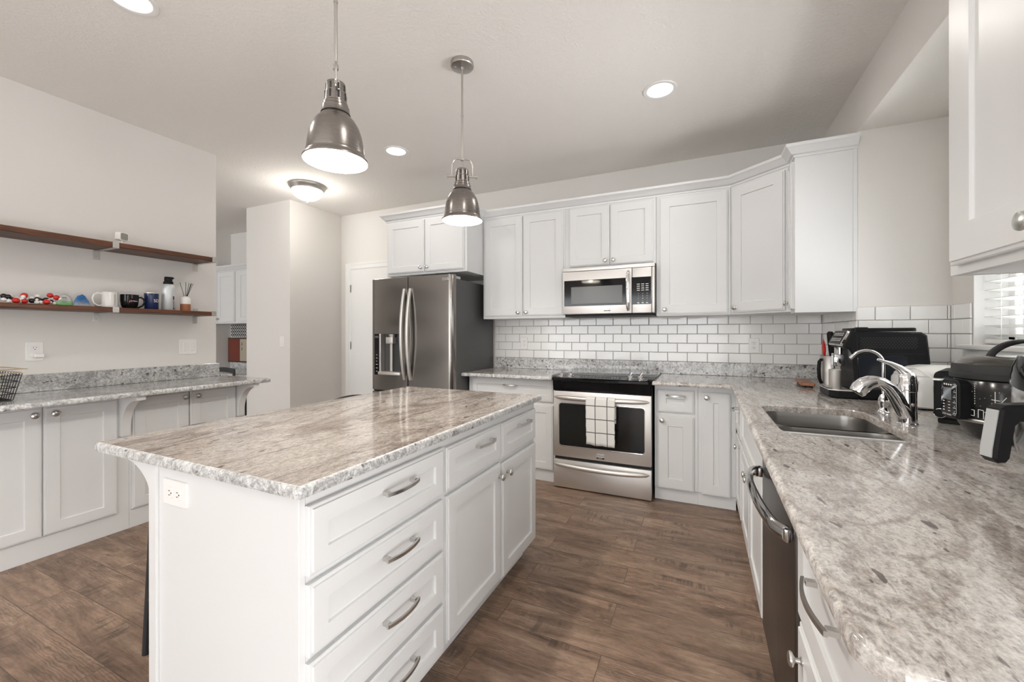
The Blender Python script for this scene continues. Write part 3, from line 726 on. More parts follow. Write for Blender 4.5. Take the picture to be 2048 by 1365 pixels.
# ================================================================ LAMPS
def pendant(x, y, ang, label):
    t = thing('pendant_lamp', label, 'pendant lamp', (x, y, CEIL), 0, 'pendants over the island')
    c = (x, y, 0); R = Matrix.Translation((x, y, 0)) @ Matrix.Rotation(ang, 4, 'Z')
    mb = MB(); mb.lathe([(.061, CEIL-.0005), (.063, CEIL-.004), (.063, CEIL-.022), (.060, CEIL-.026), (.052, CEIL-.028), (.010, CEIL-.029), (.009, CEIL-.040), (0, CEIL-.041)], c, 36)
    for s_ in (-1, 1): mb.lathe([(.005, CEIL-.028), (.005, CEIL-.034), (0, CEIL-.036)], (x+s_*.038*cos(ang), y+s_*.038*sin(ang), 0), 10)
    obj('canopy', mb, 'nickel', t)
    mb = MB(); mb.tube([(x, y, CEIL-.036), (x, y, 2.190)], .0058, 14); mb.lathe([(.0075, 2.43), (.0075, 2.424)], c, 14)
    mb.lathe([(.009, 2.203), (.010, 2.198), (.010, 2.186), (.006, 2.182)], c, 14); mb.tube([(x, y, 2.186), (x+.004, y, 2.16), (x, y, 2.135)], .003, 8); obj('rod', mb, 'nickel', t)
    mb = MB(); pts = [(-.055, 2.094)]+[(-.055, 2.155)]+[(-.055+.027*(1-cos(radians(a))), 2.155+.037*sin(radians(a))) for a in range(15, 91, 15)]
    pts = pts+[(-u, v) for u, v in pts[::-1]]
    mb.tube([R @ Vector((u, 0, v)) for u, v in pts], .0042, 10)
    for s_ in (-1, 1):
        mb.tube([R @ Vector((s_*.032, 0, 2.097)), R @ Vector((s_*.082, 0, 2.097))], .0055, 10); mb.tube([R @ Vector((s_*.078, 0, 2.108)), R @ Vector((s_*.078, 0, 2.084))], .0022, 8)
    obj('yoke', mb, 'nickel', t)
    mb = MB(); mb.lathe([(0, 2.138), (.026, 2.138), (.032, 2.134), (.033, 2.128), (.033, 2.098), (.036, 2.096), (.037, 2.066), (.041, 2.062), (.042, 2.052), (.046, 2.048), (.047, 2.028), (.050, 2.024)], c, 40)
    mb.mi = 1
    for k in range(8):
        a = 2*pi*k/8+.3; Fk = FLoc((x, y, 0), (-sin(a), cos(a), 0), (0, 0, 1), (cos(a), sin(a), 0))
        mb.box(-.0035, .0035, 2.104, 2.126, .0315, .0338, F=Fk); mb.box(-.0035, .0035, 2.072, 2.098, .0350, .0376, F=Fk)
    obj('socket', mb, ['shade', 'dark'], t)
    mb = MB()
    out = [(.045, 2.026), (.050, 2.018), (.066, 2.000), (.079, 1.978), (.088, 1.950), (.0935, 1.920), (.0965, 1.892), (.0970, 1.886), (.0985, 1.885), (.0985, 1.878), (.101, 1.872), (.110, 1.862), (.1105, 1.856), (.109, 1.855)]
    mb.lathe(out, c, 56, cap=False); obj('lamp_shade', mb, 'shade', t, smooth=50)
    mb = MB(); inn = [(.108, 1.8555), (.0995, 1.869), (.0965, 1.8765)]; mb.lathe(inn, c, 56, cap=False)
    inn = [(.0952, 1.8785), (.0945, 1.892), (.0915, 1.920), (.086, 1.950), (.077, 1.977), (.064, 1.998), (.045, 2.016), (0, 2.020)]; mb.lathe(inn, c, 56, cap=False); obj('shade_lining', mb, 'shade_in', t, smooth=60)
    mb = MB(); mb.lathe([(0, 1.915), (.018, 1.920), (.029, 1.938), (.030, 1.955), (.020, 1.985), (.014, 1.998), (.013, 2.016)], c, 20); obj('bulb', mb, 'bulb', t)
    lamp('pendant_light', 'POINT', (x, y, 1.895), 26, (1, .955, .88), .03, parent=t)
pendant(-1.185, 1.078, radians(137.7), 'nearer brushed nickel pendant lamp above the near half of the island')
pendant(-1.180, 1.930, radians(31), 'farther brushed nickel pendant lamp in front of the wall cabinets')

def downlight(x, y, label, e=3.6):
    t = thing('recessed_light', label, 'ceiling light', (x, y, CEIL), 0, 'recessed ceiling lights')
    mb = MB(); mb.lathe([(.098, CEIL-.0005), (.097, CEIL-.005), (.086, CEIL-.0065), (.076, CEIL-.004), (.074, CEIL-.0015)], (x, y, 0), 40, cap=False); obj('trim_ring', mb, 'plate', t)
    mb = MB(); mb.lathe([(.0745, CEIL-.0018), (.045, CEIL-.0022), (0, CEIL-.0024)], (x, y, 0), 40, cap=False); obj('lens', mb, 'lens', t, recalc=False)
    lamp('downlight', 'AREA', (x, y, CEIL-.008), e, (1, .955, .90), .14, parent=t)
downlight(-2.284, .950, 'round recessed ceiling light at the top left edge of the view')
downlight(-2.236, 2.640, 'round recessed ceiling light left of the farther pendant')
downlight(-.223, 2.650, 'round recessed ceiling light above the range, right of the pendants')
for x, y in ((-.223, .95), (-2.284, -.9), (-.223, -.9)): lamp('downlight', 'AREA', (x, y, CEIL-.008), 3.6, (1, .955, .90), .14)

DX, DY = -3.56, 2.885
t = thing('dome_light', 'frosted glass dome ceiling light by the hall corner', 'ceiling light', (DX, DY, CEIL))
mb = MB(); mb.lathe([(.165, CEIL-.0005), (.172, CEIL-.006), (.170, CEIL-.016), (.158, CEIL-.030), (.150, CEIL-.048), (.146, CEIL-.050)], (DX, DY, 0), 48); obj('base', mb, 'nickel', t)
mb = MB(); mb.lathe([(.145, CEIL-.049)]+[(.145*cos(radians(a)), CEIL-.049-.098*sin(radians(a))) for a in range(8, 90, 8)]+[(0, CEIL-.147)], (DX, DY, 0), 48, cap=False); obj('glass_shade', mb, 'dome', t, smooth=60)
mb = MB(); mb.lathe([(.012, CEIL-.143), (.016, CEIL-.149), (.010, CEIL-.156), (.006, CEIL-.160), (.007, CEIL-.165), (0, CEIL-.170)], (DX, DY, 0), 16); obj('finial', mb, 'nickel', t)
lamp('dome_lamp', 'POINT', (DX, DY, CEIL-.24), 10, (1, .95, .88), .10, parent=t)

# ================================================================ REFRIGERATOR
t = thing('refrigerator', 'tall dark stainless refrigerator with a water dispenser in its left door', 'refrigerator', (-2.39, 3.4, 0))
RX0, RX1, DYF = -2.845, -1.940, 2.992
mb = MB(); mb.box(RX0+.004, RX1, 3.070, 3.775, .02, 1.722, .004, 2); mb.box(RX0+.02, RX1-.02, 3.09, 3.75, 0, .02)
obj('body', mb, 'fridgeside', t)
mb = MB(); mb.box(RX1-.075, RX1-.004, 3.03, 3.15, 1.724, 1.748, .003, 1); mb.box(RX0+.01, RX0+.08, 3.03, 3.15, 1.724, 1.748, .003, 1); obj('hinge_cover', mb, 'greyplastic', t)
def fdoor(name, x0, x1, z0, z1, hole=None, bow=.010):
    # front bows outward a little and rolls over at the outer edges
    n = 14; mb = MB(); xs = [x0+(x1-x0)*k/n for k in range(n+1)]
    cxm = (RX0+RX1)/2; hw = (RX1-RX0)/2
    def yf(x): 
        s_ = (x-cxm)/hw; return DYF+bow*s_*s_+(.020*max(0, (abs(s_)-.93)/.07)**2)
    xs = sorted(set([x0, x0+.003, x1-.003, x1]+xs+([hole[0], hole[1]] if hole else [])+[RX1-.008, RX1-.018, RX1-.03][:(3 if x1 > -2 else 0)]))
    zs = [z0, z0+.004]+([hole[2], hole[3]] if hole else [])+[z1-.004, z1]
    V = {}
    for i, x in enumerate(xs):
        for j, z in enumerate(zs):
            e = .003*((i == 0 or i == len(xs)-1)+(j == 0 or j == len(zs)-1)); V[i, j] = mb.bm.verts.new((x, yf(x)+e, z))
    for i in range(len(xs)-1):
        for j in range(len(zs)-1):
            xm, zm = (xs[i]+xs[i+1])/2, (zs[j]+zs[j+1])/2
            if hole and hole[0] < xm < hole[1] and hole[2] < zm < hole[3]: continue
            mb._f((V[i, j], V[i+1, j], V[i+1, j+1], V[i, j+1]))
    B = {}
    rim = [(i, 0) for i in range(len(xs))]+[(len(xs)-1, j) for j in range(1, len(zs))]+[(i, len(zs)-1) for i in range(len(xs)-2, -1, -1)]+[(0, j) for j in range(len(zs)-2, 0, -1)]
    bk = [mb.bm.verts.new((V[k].co.x, 3.066, V[k].co.z)) for k in rim]
    for a in range(len(rim)):
        b = (a+1) % len(rim); mb._f((V[rim[a]], bk[a], bk[b], V[rim[b]]))
    mb._f(bk)
    if hole:
        ii = [i for i, x in enumerate(xs) if hole[0]-1e-6 <= x <= hole[1]+1e-6]; jj = [j for j, z in enumerate(zs) if hole[2]-1e-6 <= z <= hole[3]+1e-6]
        hr = [(i, jj[0]) for i in ii]+[(ii[-1], j) for j in jj[1:]]+[(i, jj[-1]) for i in ii[-2::-1]]+[(ii[0], j) for j in jj[-2:0:-1]]
        hb = [mb.bm.verts.new((V[k].co.x, 3.050, V[k].co.z)) for k in hr]
        for a in range(len(hr)):
            b = (a+1) % len(hr); mb._f((V[hr[a]], V[hr[b]], hb[b], hb[a]))
        mb._f(hb)
    return obj(name, mb, 'fridge', t, smooth=30)
XM = -2.403
fl = fdoor('door', RX0, XM-.004, .715, 1.757, (-2.795, -2.485, .870, 1.240)); fr = fdoor('door', XM+.004, RX1+.002, .715, 1.757)
fz = fdoor('freezer_drawer', RX0, RX1+.002, .06, .700)
mb = MB(); mb.box(XM-.0035, XM+.0035, 3.02, 3.069, .71, 1.755); mb.box(RX0+.02, RX1-.02, 3.02, 3.069, .701, .714); obj('gasket', mb, 'rubber', t)
def fhandle(x, par):
    mb = MB(); L = []; n = 24
    for i in range(n+1):
        s_ = -1+2*i/n; z = 1.236+s_*.412; o = .020+.052*(1-s_*s_); y = DYF-o+.004
        w = .014; d = .020
        L.append([(x-w, y+d, z), (x-w*.9, y+.002, z), (x-w*.4, y-.004, z), (x+w*.4, y-.004, z), (x+w*.9, y+.002, z), (x+w, y+d, z)])
    mb.loops(L)
    for s_ in (-1, 1): mb.box(x-.011, x+.011, DYF-.016, DYF+.006, 1.236+s_*.398-.014, 1.236+s_*.398+.014, .002, 1)
    obj('handle', mb, 'steel', par, smooth=30)
fhandle(XM-.033, fl); fhandle(XM+.033, fr)
mb = MB(); mb.tube([(-2.75, DYF-.045, .655), (-2.03, DYF-.045, .655)], .013, 12)
for x in (-2.72, -2.06): mb.tube([(x, DYF-.045, .655), (x, DYF+.01, .655)], .010, 10)
obj('handle', mb, 'steel', fz)
# dispenser
mb = MB(); mb.box(-2.795, -2.735, DYF-.001, DYF+.03, .858, 1.242, .002, 1); obj('dispenser_panel', mb, 'blackgloss', fl)
mb = MB(); Fp = FYm(DYF-.001)
for z, w in ((1.045, .014), (1.015, .018), (.985, .010), (.955, .024), (.922, .020), (.892, .014)):
    mb.box(-2.765-w/2, -2.765+w/2, z-.004, z+.0025, .0005, .001, F=Fp)
for z in (1.218, 1.208): mb.box(-2.785, -2.745, z-.002, z+.001, .0005, .001, F=Fp)
obj('dispenser_icons', mb, 'greyplastic', fl)
mb = MB(); mb.box(-2.735, -2.718, DYF-.004, 3.049, .870, 1.240, .003, 1); mb.box(-2.735, -2.478, DYF-.022, 3.049, .862, .890, .004, 2); obj('dispenser_frame', mb, 'steel', fl)
mb = MB(); mb.box(-2.717, -2.487, 3.0485, 3.0495, .89, 1.24); obj('dispenser_back', mb, 'darkgrey', fl)
mb = MB(); mb.lathe([(.030, 1.236), (.028, 1.222), (.020, 1.208)], (-2.605, 3.018, 0), 20); mb.box(-2.655, -2.575, 2.988, 3.046, 1.150, 1.210, .004, 2); mb.box(-2.628, -2.602, 3.012, 3.020, .892, 1.150, .003, 1); obj('dispenser_nozzle', mb, 'steel', fl)
mb = MB(); Ft = FYm(DYF+.004); mb.text('LG', .030, lambda u, v, n: Ft(-1.985+u, 1.716+v, n), .0012)
mb.tube([(-2.022+.011*cos(a), DYF+.003, 1.716+.011*sin(a)) for a in [2*pi*k/18 for k in range(18)]], .0012, 6, True); mb.text('L', .014, lambda u, v, n: Ft(-2.022+u, 1.716+v, n), .0012)
obj('logo', mb, 'ink', fr)

# ================================================================ MICROWAVE
t = thing('microwave', 'stainless microwave mounted under the short wall cabinet above the range', 'microwave', (-.69, 3.6, 1.385))
MX0, MX1, MY, MZ0, MZ1 = -1.070, -.326, 3.405, 1.386, 1.796
mb = MB(); mb.box(MX0, MX1, MY+.004, YB-.003, MZ0+.016, MZ1, .002, 1); mb.mi = 1; mb.box(MX0+.01, MX1-.01, MY+.012, YB-.02, MZ0, MZ0+.016, .002, 1); obj('body', mb, ['fridgeside', 'black'], t)
mb = MB(); mb.box(MX0, MX1, MY-.018, MY+.004, 1.766, MZ1, .004, 2); obj('vent_grille', mb, 'steel', t)
mb = MB(); mb.box(MX0, -.498, MY-.026, MY+.003, 1.404, 1.763, .005, 2); d = obj('door', mb, 'steel', t)
mb = MB(); mb.box(MX0+.014, -.530, MY-.028, MY-.025, 1.472, 1.688, .002, 1); g = obj('window', mb, 'blackgloss', d)
mb = MB(); mb.box(MX0+.075, -.572, MY-.0288, MY-.0275, 1.490, 1.632, .0005, 1); obj('mesh_panel', mb, 'micglass', g)
mb = MB(); L = []; n = 20
for i in range(n+1):
    s_ = -1+2*i/n; z = 1.582+s_*.160; o = .018+.030*sqrt(max(0, 1-s_*s_)); w = .016*(.55+.45*sqrt(max(0, 1-s_**4)))
    L.append([(-.523+w*cos(a), MY-.026-o+.012*sin(a), z) for a in [2*pi*k/12 for k in range(12)]])
mb.loops(L)
for s_ in (-1, 1): mb.box(-.534, -.512, MY-.046, MY-.024, 1.582+s_*.145-.008, 1.582+s_*.145+.008, .003, 1)
obj('handle', mb, 'chrome', d)
mb = MB(); mb.box(-.495, -.348, MY-.026, MY+.003, 1.404, 1.763, .004, 2); mb.box(-.346, MX1, MY-.026, MY+.003, 1.404, 1.763, .006, 2); obj('control_frame', mb, 'steel', t)
mb = MB(); mb.box(-.500, -.352, MY-.0282, MY-.025, 1.472, 1.688, .001, 1); cpn = obj('control_panel', mb, 'blackgloss', t)
mb = MB(); Fm = FYm(MY-.0282)
for r, row in enumerate(['123', '456', '789', '<0>']):
    for k, ch in enumerate(row): mb.text(ch, .012, lambda u, v, n, k=k, r=r: Fm(-.448+k*.033+u, 1.556-r*.019+v, n), .0004)
for r in range(4):
    for k in range(3): mb.box(-.459+k*.033, -.437+k*.033, 1.629-r*.016, 1.634-r*.016, .0002, .0005, F=Fm)
for k in range(3): mb.box(-.456+k*.033, -.440+k*.033, 1.480, 1.487, .0002, .0005, F=Fm)
obj('keypad_print', mb, 'ink', cpn)
def badge(F, u, v, w, h, par):
    mb = MB(); mb.box(u-w/2, u+w/2, v-h/2, v+h/2, 0, .003, .0008, 1, F); b_ = obj('badge', mb, 'steel', par)
    mb = MB(); mb.box(u-w/2+.001, u+w/2-.001, v-h/2+.001, v-h*.22, .003, .0036, F=F); obj('badge_band', mb, 'blackgloss', b_)
    mb = MB(); mb.text('FRIGIDAIRE', .01, lambda a, b, n: F(u+a, v+h*.12+b, .003+n), .0005, w*.86); obj('badge_text', mb, 'inkblack', b_)
    mb = MB(); mb.text('GALLERY', .01, lambda a, b, n: F(u+a, v-h*.34+b, .0036+n), .0005, w*.5); obj('badge_text', mb, 'ink', b_)
badge(FYm(MY-.026), -.693, 1.440, .052, .031, d)

# ================================================================ RANGE
t = thing('range', 'stainless slide-in electric range with a black control strip on top', 'range', (-.707, 3.45, 0))
SX0, SX1, SY = -1.086, -.329, 3.178
mb = MB(); mb.box(SX0+.002, SX1-.002, SY+.036, YB-.03, .015, .889, .002, 1); mb.box(SX0+.03, SX1-.03, SY+.06, YB-.05, 0, .015); obj('body', mb, 'blackmatte', t)
mb = MB(); mb.box(SX0-.018, SX1+.018, 3.235, YB-.028, .8955, .9065, .003, 2); mb.box(SX0+.001, SX1-.001, 3.235, YB-.03, .885, .8955); ck = obj('cooktop', mb, 'blackgloss', t)
# front control strip with bull-nose corners
P = [(SX0-.020, 3.236), (SX0-.020, 3.190), (SX0+.020, 3.140)]+[(x, 3.140-.014*(1-((x+.707)/.36)**2)) for x in [-.707-.36+.72*k/12 for k in range(1, 12)]]+[(SX1-.020, 3.140), (SX1+.020, 3.190), (SX1+.020, 3.236)]
def cz(y): return .905-(3.236-y)*.18
mb = MB(); mb.loops([[(x, y+.004, .866) for x, y in P], [(x, y, .870) for x, y in P], [(x, y, cz(y)) for x, y in P], [(x, y, cz(y)+.002) for x, y in offset_poly(P, -.006)]]); cs = obj('control_strip', mb, 'blackgloss', t, smooth=25)
Fc = FLoc((0, 3.236, .905), (1, 0, 0), (0, .984, .177), (0, -.177, .984))
mb = MB(); mb.prism(rrect(.700, .070, .014, 4, -.707, -.050), .0021, .0034, Fc); obj('control_face', mb, 'micglass', cs)
mb = MB(); mb.prism(rrect(.310, .052, .004, 2, -.705, -.046), .0035, .0044, Fc); dp = obj('display', mb, 'blackgloss', cs)
mb = MB()
for k in range(3):
    for j in range(3): mb.box(-.62+k*.02, -.613+k*.02, -.062+j*.014, -.055+j*.014, .0044, .0048, F=Fc)
for k in range(7): mb.box(-.85+k*.028, -.835+k*.028, -.064, -.061, .0044, .0048, F=Fc); mb.box(-.85+k*.028, -.838+k*.028, -.032, -.029, .0044, .0048, F=Fc)
obj('display_print', mb, 'greyplastic', dp)
for x in (-1.018, -.944, -.482, -.408):
    mb = MB(); mb.lathe([(.027, .0034), (.027, .0075), (.022, .010), (.018, .012), (.017, .024), (.014, .027), (0, .028)], (x, -.052, 0), 24, Fc)
    mb.tube([Fc(x-.004, -.068, .020), Fc(x+.000, -.052, .032), Fc(x+.010, -.036, .047)], [.0055, .006, .005], 10); obj('knob', mb, 'chrome', cs)
mb = MB(); mb.loops([[(x, y, z) for y, z in ((3.150, .868), (3.172, .786), (3.21, .786), (3.21, .868))] for x in (SX0+.003, SX1-.003)]); obj('recess_panel', mb, 'blackgloss', t)
Fs = FYm(SY+.010)
mb = MB(); mb.box(SX0+.002, SX1-.002, SY, SY+.034, .256, .781, .004, 2); od = obj('oven_door', mb, 'steel', t)
mb = MB(); mb.loops([[(u, SY-n, v) for u, v in rrect(w_, h_, r_, 5, -.708, .515)] for w_, h_, r_, n in ((.672, .352, .026, -.002), (.672, .352, .026, .0018), (.664, .344, .022, .0026), (.656, .336, .020, .001))]); wf = obj('window_frame', mb, 'chrome', od)
mb = MB(); mb.loops([[(u, SY-n, v) for u, v in rrect(.656, .336, .020, 5, -.708, .515)] for n in (0, .0012)]); obj('window', mb, 'ovenglass', od)
def shandle(z, par, bow, dz):
    mb = MB(); L = []; n = 28
    for i in range(n+1):
        s_ = -1+2*i/n; e = sqrt(max(0, 1-abs(s_)**6)); x = -.709+s_*.366; y = SY-.012-bow*(1-s_*s_)**.8; zz = z+dz*s_*s_
        ry, rz_ = .004+.010*e, .004+.014*e
        L.append([(x, y+ry*cos(a), zz+rz_*sin(a)) for a in [2*pi*k/14 for k in range(14)]])
    mb.loops(L)
    for s_ in (-1, 1): mb.box(-.709+s_*.335-.016, -.709+s_*.335+.016, SY-.022, SY+.004, z-.009, z+.009, .003, 1)
    obj('handle', mb, 'steel', par)
shandle(.734, od, .050, .0)
mb = MB(); mb.box(SX0+.002, SX1-.002, SY, SY+.034, .010, .232, .004, 2); dr = obj('warming_drawer', mb, 'steel', t)
shandle(.192, dr, .044, .006)
badge(FYm(SY), -.705, .291, .062, .038, od)
# towel over the oven handle
TH = []; n = 22
tw0, tw1 = -.800, -.580
def towel_path(s_):
    # 0 (back hem) .. 1 (front hem)
    prof = [(3.150, .56), (3.149, .70), (3.144, .738), (3.131, .754), (3.114, .7545), (3.100, .742), (3.097, .70), (3.100, .60), (3.106, .50), (3.112, .395)]
    q = s_*(len(prof)-1); i = min(int(q), len(prof)-2); f_ = q-i
    return tuple(prof[i][k]*(1-f_)+prof[i+1][k]*f_ for k in (0, 1))
mb = MB(); nu, nv = 20, 40; V = []
for j in range(nv+1):
    y, z = towel_path(j/nv); row = []
    for i in range(nu+1):
        u = i/nu; hang = max(0, (j/nv-.55)/.45)
        xx = tw0+(tw1-tw0)*u + .006*hang*(.5-u) + .002*sin(9*z*10)*hang
        yy = y-.004*hang*sin(u*7.5)-.003*hang*sin(u*17+2)
        zz = z-(.012*(u*(1.6-u))*hang if j > nv*.9 else .012*(u*(1.6-u))*hang)+.003*sin(u*13)*max(0, hang-.8)*4
        row.append(mb.bm.verts.new((xx, yy, zz)))
    V.append(row)
for j in range(nv):
    for i in range(nu): mb._f((V[j][i], V[j][i+1], V[j+1][i+1], V[j+1][i]))
tw = obj('dish_towel', mb, 'towel'); sm = tw.modifiers.new('s', 'SOLIDIFY'); sm.thickness = .004; sm.offset = 0
tag(tw, 'white dish towel with black windowpane checks hanging on the oven handle', 'towel')

# ================================================================ SINK AND FAUCETS
t = thing('sink', 'undermount stainless double-bowl sink set in the granite', 'sink', (.4555, 2.015, CT-.03))
ZT = CT-.0305
def bowl(cx, cy, w, h, r, depth):
    mb = MB(); L = []
    for z, i in ((ZT, -.018), (ZT, 0), (ZT-.02, .003), (ZT-depth+.035, .008), (ZT-depth+.010, .018), (ZT-depth, .045)):
        L.append([(x, y, z) for x, y in rrect(w-2*i, h-2*i, max(.01, r-i*.5), 6, cx, cy)])
    L.append([(x, y, ZT-depth-.004) for x, y in rrect(.08, .08, .039, 6, cx, cy)])
    mb.loops(L, False, True); return mb
def bowl_obj(cy, h, depth):
    b_ = obj('bowl', bowl(.4555, cy, .392, h, .075, depth), 'steelsink', t, smooth=40, recalc=True)
    mb = MB(); mb.lathe([(.040, ZT-depth-.002), (.042, ZT-depth+.001), (.030, ZT-depth+.001), (.026, ZT-depth-.003), (0, ZT-depth-.003)], (.4555, cy, 0), 24); obj('drain', mb, 'chrome', b_)
bowl_obj(2.172, .345, .19); bowl_obj(1.832, .300, .17)

t = thing('kitchen_faucet', 'large chrome pull-out faucet with an arching lever behind the sink', 'faucet', (.712, 2.055, CT))
c = (.712, 2.055, 0)
mb = MB(); mb.lathe([(.033, CT+.0005), (.033, CT+.004), (.030, CT+.008), (.0285, CT+.06), (.0285, CT+.124), (.030, CT+.126), (.030, CT+.129)], c, 28); obj('body', mb, 'chrome', t)
mb = MB(); mb.lathe([(.030, CT+.1295), (.0305, CT+.134), (.030, CT+.150), (.030, CT+.156), (.0285, CT+.160), (.0285, CT+.172), (.026, CT+.186), (.019, CT+.198), (0, CT+.203)], c, 28)
pts = [(.716, 2.055, CT+.165), (.706, 2.054, CT+.196), (.688, 2.052, CT+.214), (.664, 2.050, CT+.229), (.642, 2.048, CT+.237), (.622, 2.046, CT+.245)]
mb.tube(pts, [.022, .018, .0125, .0085, .0062, .0045], 14); obj('lever', mb, 'chrome', t)
mb = MB(); pts = [(.710, 2.05, CT+.030), (.695, 2.048, CT+.068), (.675, 2.045, CT+.108), (.655, 2.042, CT+.138), (.632, 2.040, CT+.156), (.612, 2.038, CT+.160), (.598, 2.037, CT+.156)]
mb.tube(pts, [.026, .027, .025, .0225, .021, .021, .022], 18); sp = obj('spout', mb, 'chrome', t)
mb = MB(); pts = [(.612, 2.038, CT+.160), (.596, 2.037, CT+.157), (.580, 2.035, CT+.148), (.566, 2.034, CT+.134), (.556, 2.033, CT+.116), (.553, 2.033, CT+.112)]
mb.tube(pts, [.0225, .0255, .0285, .029, .027, .022], 18); obj('spray_head', mb, 'chrome', sp)
t = thing('filter_faucet', 'slender chrome gooseneck filter faucet beyond the main faucet', 'faucet', (.726, 2.322, CT))
c = (.726, 2.322, 0)
mb = MB(); mb.lathe([(.023, CT+.0005), (.023, CT+.003), (.016, CT+.010), (.013, CT+.022), (.018, CT+.040), (.0185, CT+.055), (.013, CT+.072), (.011, CT+.078), (0, CT+.079)], c, 22); obj('body', mb, 'chrome', t)
mb = MB(); mb.tube([(.726, 2.322, CT+.046), (.735, 2.300, CT+.050), (.741, 2.285, CT+.052)], [.008, .006, .005], 10); obj('lever', mb, 'chrome', t)
mb = MB(); pts = [(.726, 2.322, CT+.07), (.726, 2.322, CT+.205)]+[(.726-.058*(1-cos(radians(a))), 2.322, CT+.212+.058*sin(radians(a))) for a in range(0, 151, 12)]
mb.tube(pts, .0062, 12); e = Vector(pts[-1]); e2 = e+(e-Vector(pts[-2])).normalized()*.016; mb.tube([e, e2], .0075, 12); obj('gooseneck', mb, 'chrome', t)

# ================================================================ COFFEE MACHINE
t = thing('coffee_machine', 'black automatic coffee machine with slanted display in the window bay', 'coffee machine', (.83, 2.825, CT))
X0, X1, Y0, Y1, Z0 = .622, 1.035, 2.706, 2.945, CT
Fz = FLoc((0, 0, 0), (1, 0, 0), (0, 0, 1), (0, 1, 0))     # u = x, v = z, n = y
prof = [(X0+.115, Z0+.004), (X1+.012, Z0+.004), (X1-.018, Z0+.335), (X1-.040, Z0+.352), (X0+.115, Z0+.357), (X0+.090, Z0+.354), (X0+.060, Z0+.288), (X0+.062, Z0+.272), (X0+.085, Z0+.262), (X0+.098, Z0+.235), (X0+.108, Z0+.10)]
mb = MB(); mb.loops([[(x, y, z) for x, z in offset_poly(prof, -i)] for i, y in ((.008, Y0), (0, Y0+.008), (0, Y1-.008), (.008, Y1))]); bd = obj('body', mb, 'black', t, smooth=30)
mb = MB(); mb.loops([[(x, y, z) for x, y in offset_poly([(X0+.004, Y0+.030), (X0+.040, Y0), (X0+.13, Y0), (X0+.13, Y1), (X0+.040, Y1), (X0+.004, Y1-.03)], -i)] for i, z in ((.010, Z0+.002), (.0, Z0+.010), (0, Z0+.040), (.003, Z0+.043))]); dtb = obj('drip_tray', mb, 'black', t)
mb = MB(); pp = [(X0+.004, Y0+.030), (X0+.040, Y0), (X0+.125, Y0), (X0+.125, Y1), (X0+.040, Y1), (X0+.004, Y1-.03)]; mb.tube([(x, y, Z0+.044) for x, y in [(X0+.125, Y0), (X0+.040, Y0), (X0+.004, Y0+.030), (X0+.004, Y1-.03), (X0+.04, Y1), (X0+.125, Y1)]], .0032, 8); obj('tray_rim', mb, 'steel', dtb)
mb = MB(); mb.box(X0+.02, X0+.10, Y0+.02, Y1-.02, Z0+.0435, Z0+.0465, .001, 1); obj('tray_grid', mb, 'steel', dtb)
# display
n_ = Vector((-.90, 0, .42)).normalized(); v_ = Vector((.42, 0, .90)).normalized()
Fdis = FLoc((X0+.073, (Y0+Y1)/2, Z0+.319), (0, -1, 0), v_, n_)
mb = MB(); mb.prism(rrect(.225, .086, .014, 4), -.004, .010, Fdis, bev=.003); dsp = obj('display_bezel', mb, 'chrome', t)
mb = MB(); mb.prism(rrect(.212, .076, .011, 4), .0101, .0115, Fdis); ds2 = obj('display', mb, 'blackgloss', dsp)
mb = MB()
for r in range(2):
    for k in range(6):
        mb.box(-.080+k*.029, -.064+k*.029, .012-r*.032, .016-r*.032, .0116, .0120, F=Fdis); mb.lathe([(.0045, 0), (.0045, .0004)], (-.072+k*.029, .024-r*.032, .0116), 10, Fdis)
obj('display_icons', mb, 'ink', ds2)
# spout
mb = MB(); mb.box(X0+.046, X0+.092, 2.800, 2.850, Z0+.165, Z0+.232, .004, 2); mb.box(X0+.040, X0+.048, 2.806, 2.844, Z0+.150, Z0+.236, .003, 1); mb.tube([(X0+.075, 2.825, Z0+.23), (X0+.075, 2.825, Z0+.27)], .010, 12); obj('coffee_spout', mb, 'chrome', t)
# side: tank window, perforated grille
Fy = FYm(Y0)
mb = MB(); mb.prism([(X0+.135, Z0+.055), (X0+.120, Z0+.215), (X0+.135, Z0+.232), (X0+.300, Z0+.232), (X0+.318, Z0+.222), (X0+.318, Z0+.070), (X0+.305, Z0+.055)], -.001, .0015, Fy, bev=.001); obj('water_tank', mb, mat('smoked_tank', (.018, .021, .027), .14, 0, Specular_IOR_Level=.3), bd)
mb = MB(); mb.box(X0+.118, X0+.119, Y0-.0006, Y0+.001, Z0+.06, Z0+.35); mb.box(X0+.119, X1-.03, Y0-.0006, Y0+.001, Z0+.2415, Z0+.2425); obj('panel_seam', mb, 'dark', bd)
mb = MB()
for r in range(7):
    for k in range(22):
        u = X0+.135+k*.0125+(r % 2)*.00625; v = Z0+.272+r*.0085
        if u > X1-.055: continue
        mb._f([mb.bm.verts.new(Fy(u+a, v+b, .0006)) for a, b in ((-.0048, -.0006), (.0005, -.0030), (.0048, .0006), (-.0005, .0030))])
obj('grille_holes', mb, 'dark', bd, recalc=False)
mb = MB(); mb.prism(rrect(.262, .190, .02, 4, X0+.235, (Y0+Y1)/2), Z0+.356, Z0+.374, FUP(0), bev=.004); mb.box(X0+.12, X0+.17, Y0+.02, Y0+.06, Z0+.356, Z0+.378, .003, 1); obj('hopper_lid', mb, 'black', t)

mb = MB(); mb.lathe([(.026, CT+.0475), (.028, CT+.051), (.029, CT+.145), (.0305, CT+.150), (.028, CT+.150), (.027, CT+.058), (0, CT+.056)], (.660, 2.762, 0), 26)
tag(obj('steel_tumbler', mb, 'steel'), 'brushed steel tumbler standing on the coffee machine drip tray', 'tumbler')
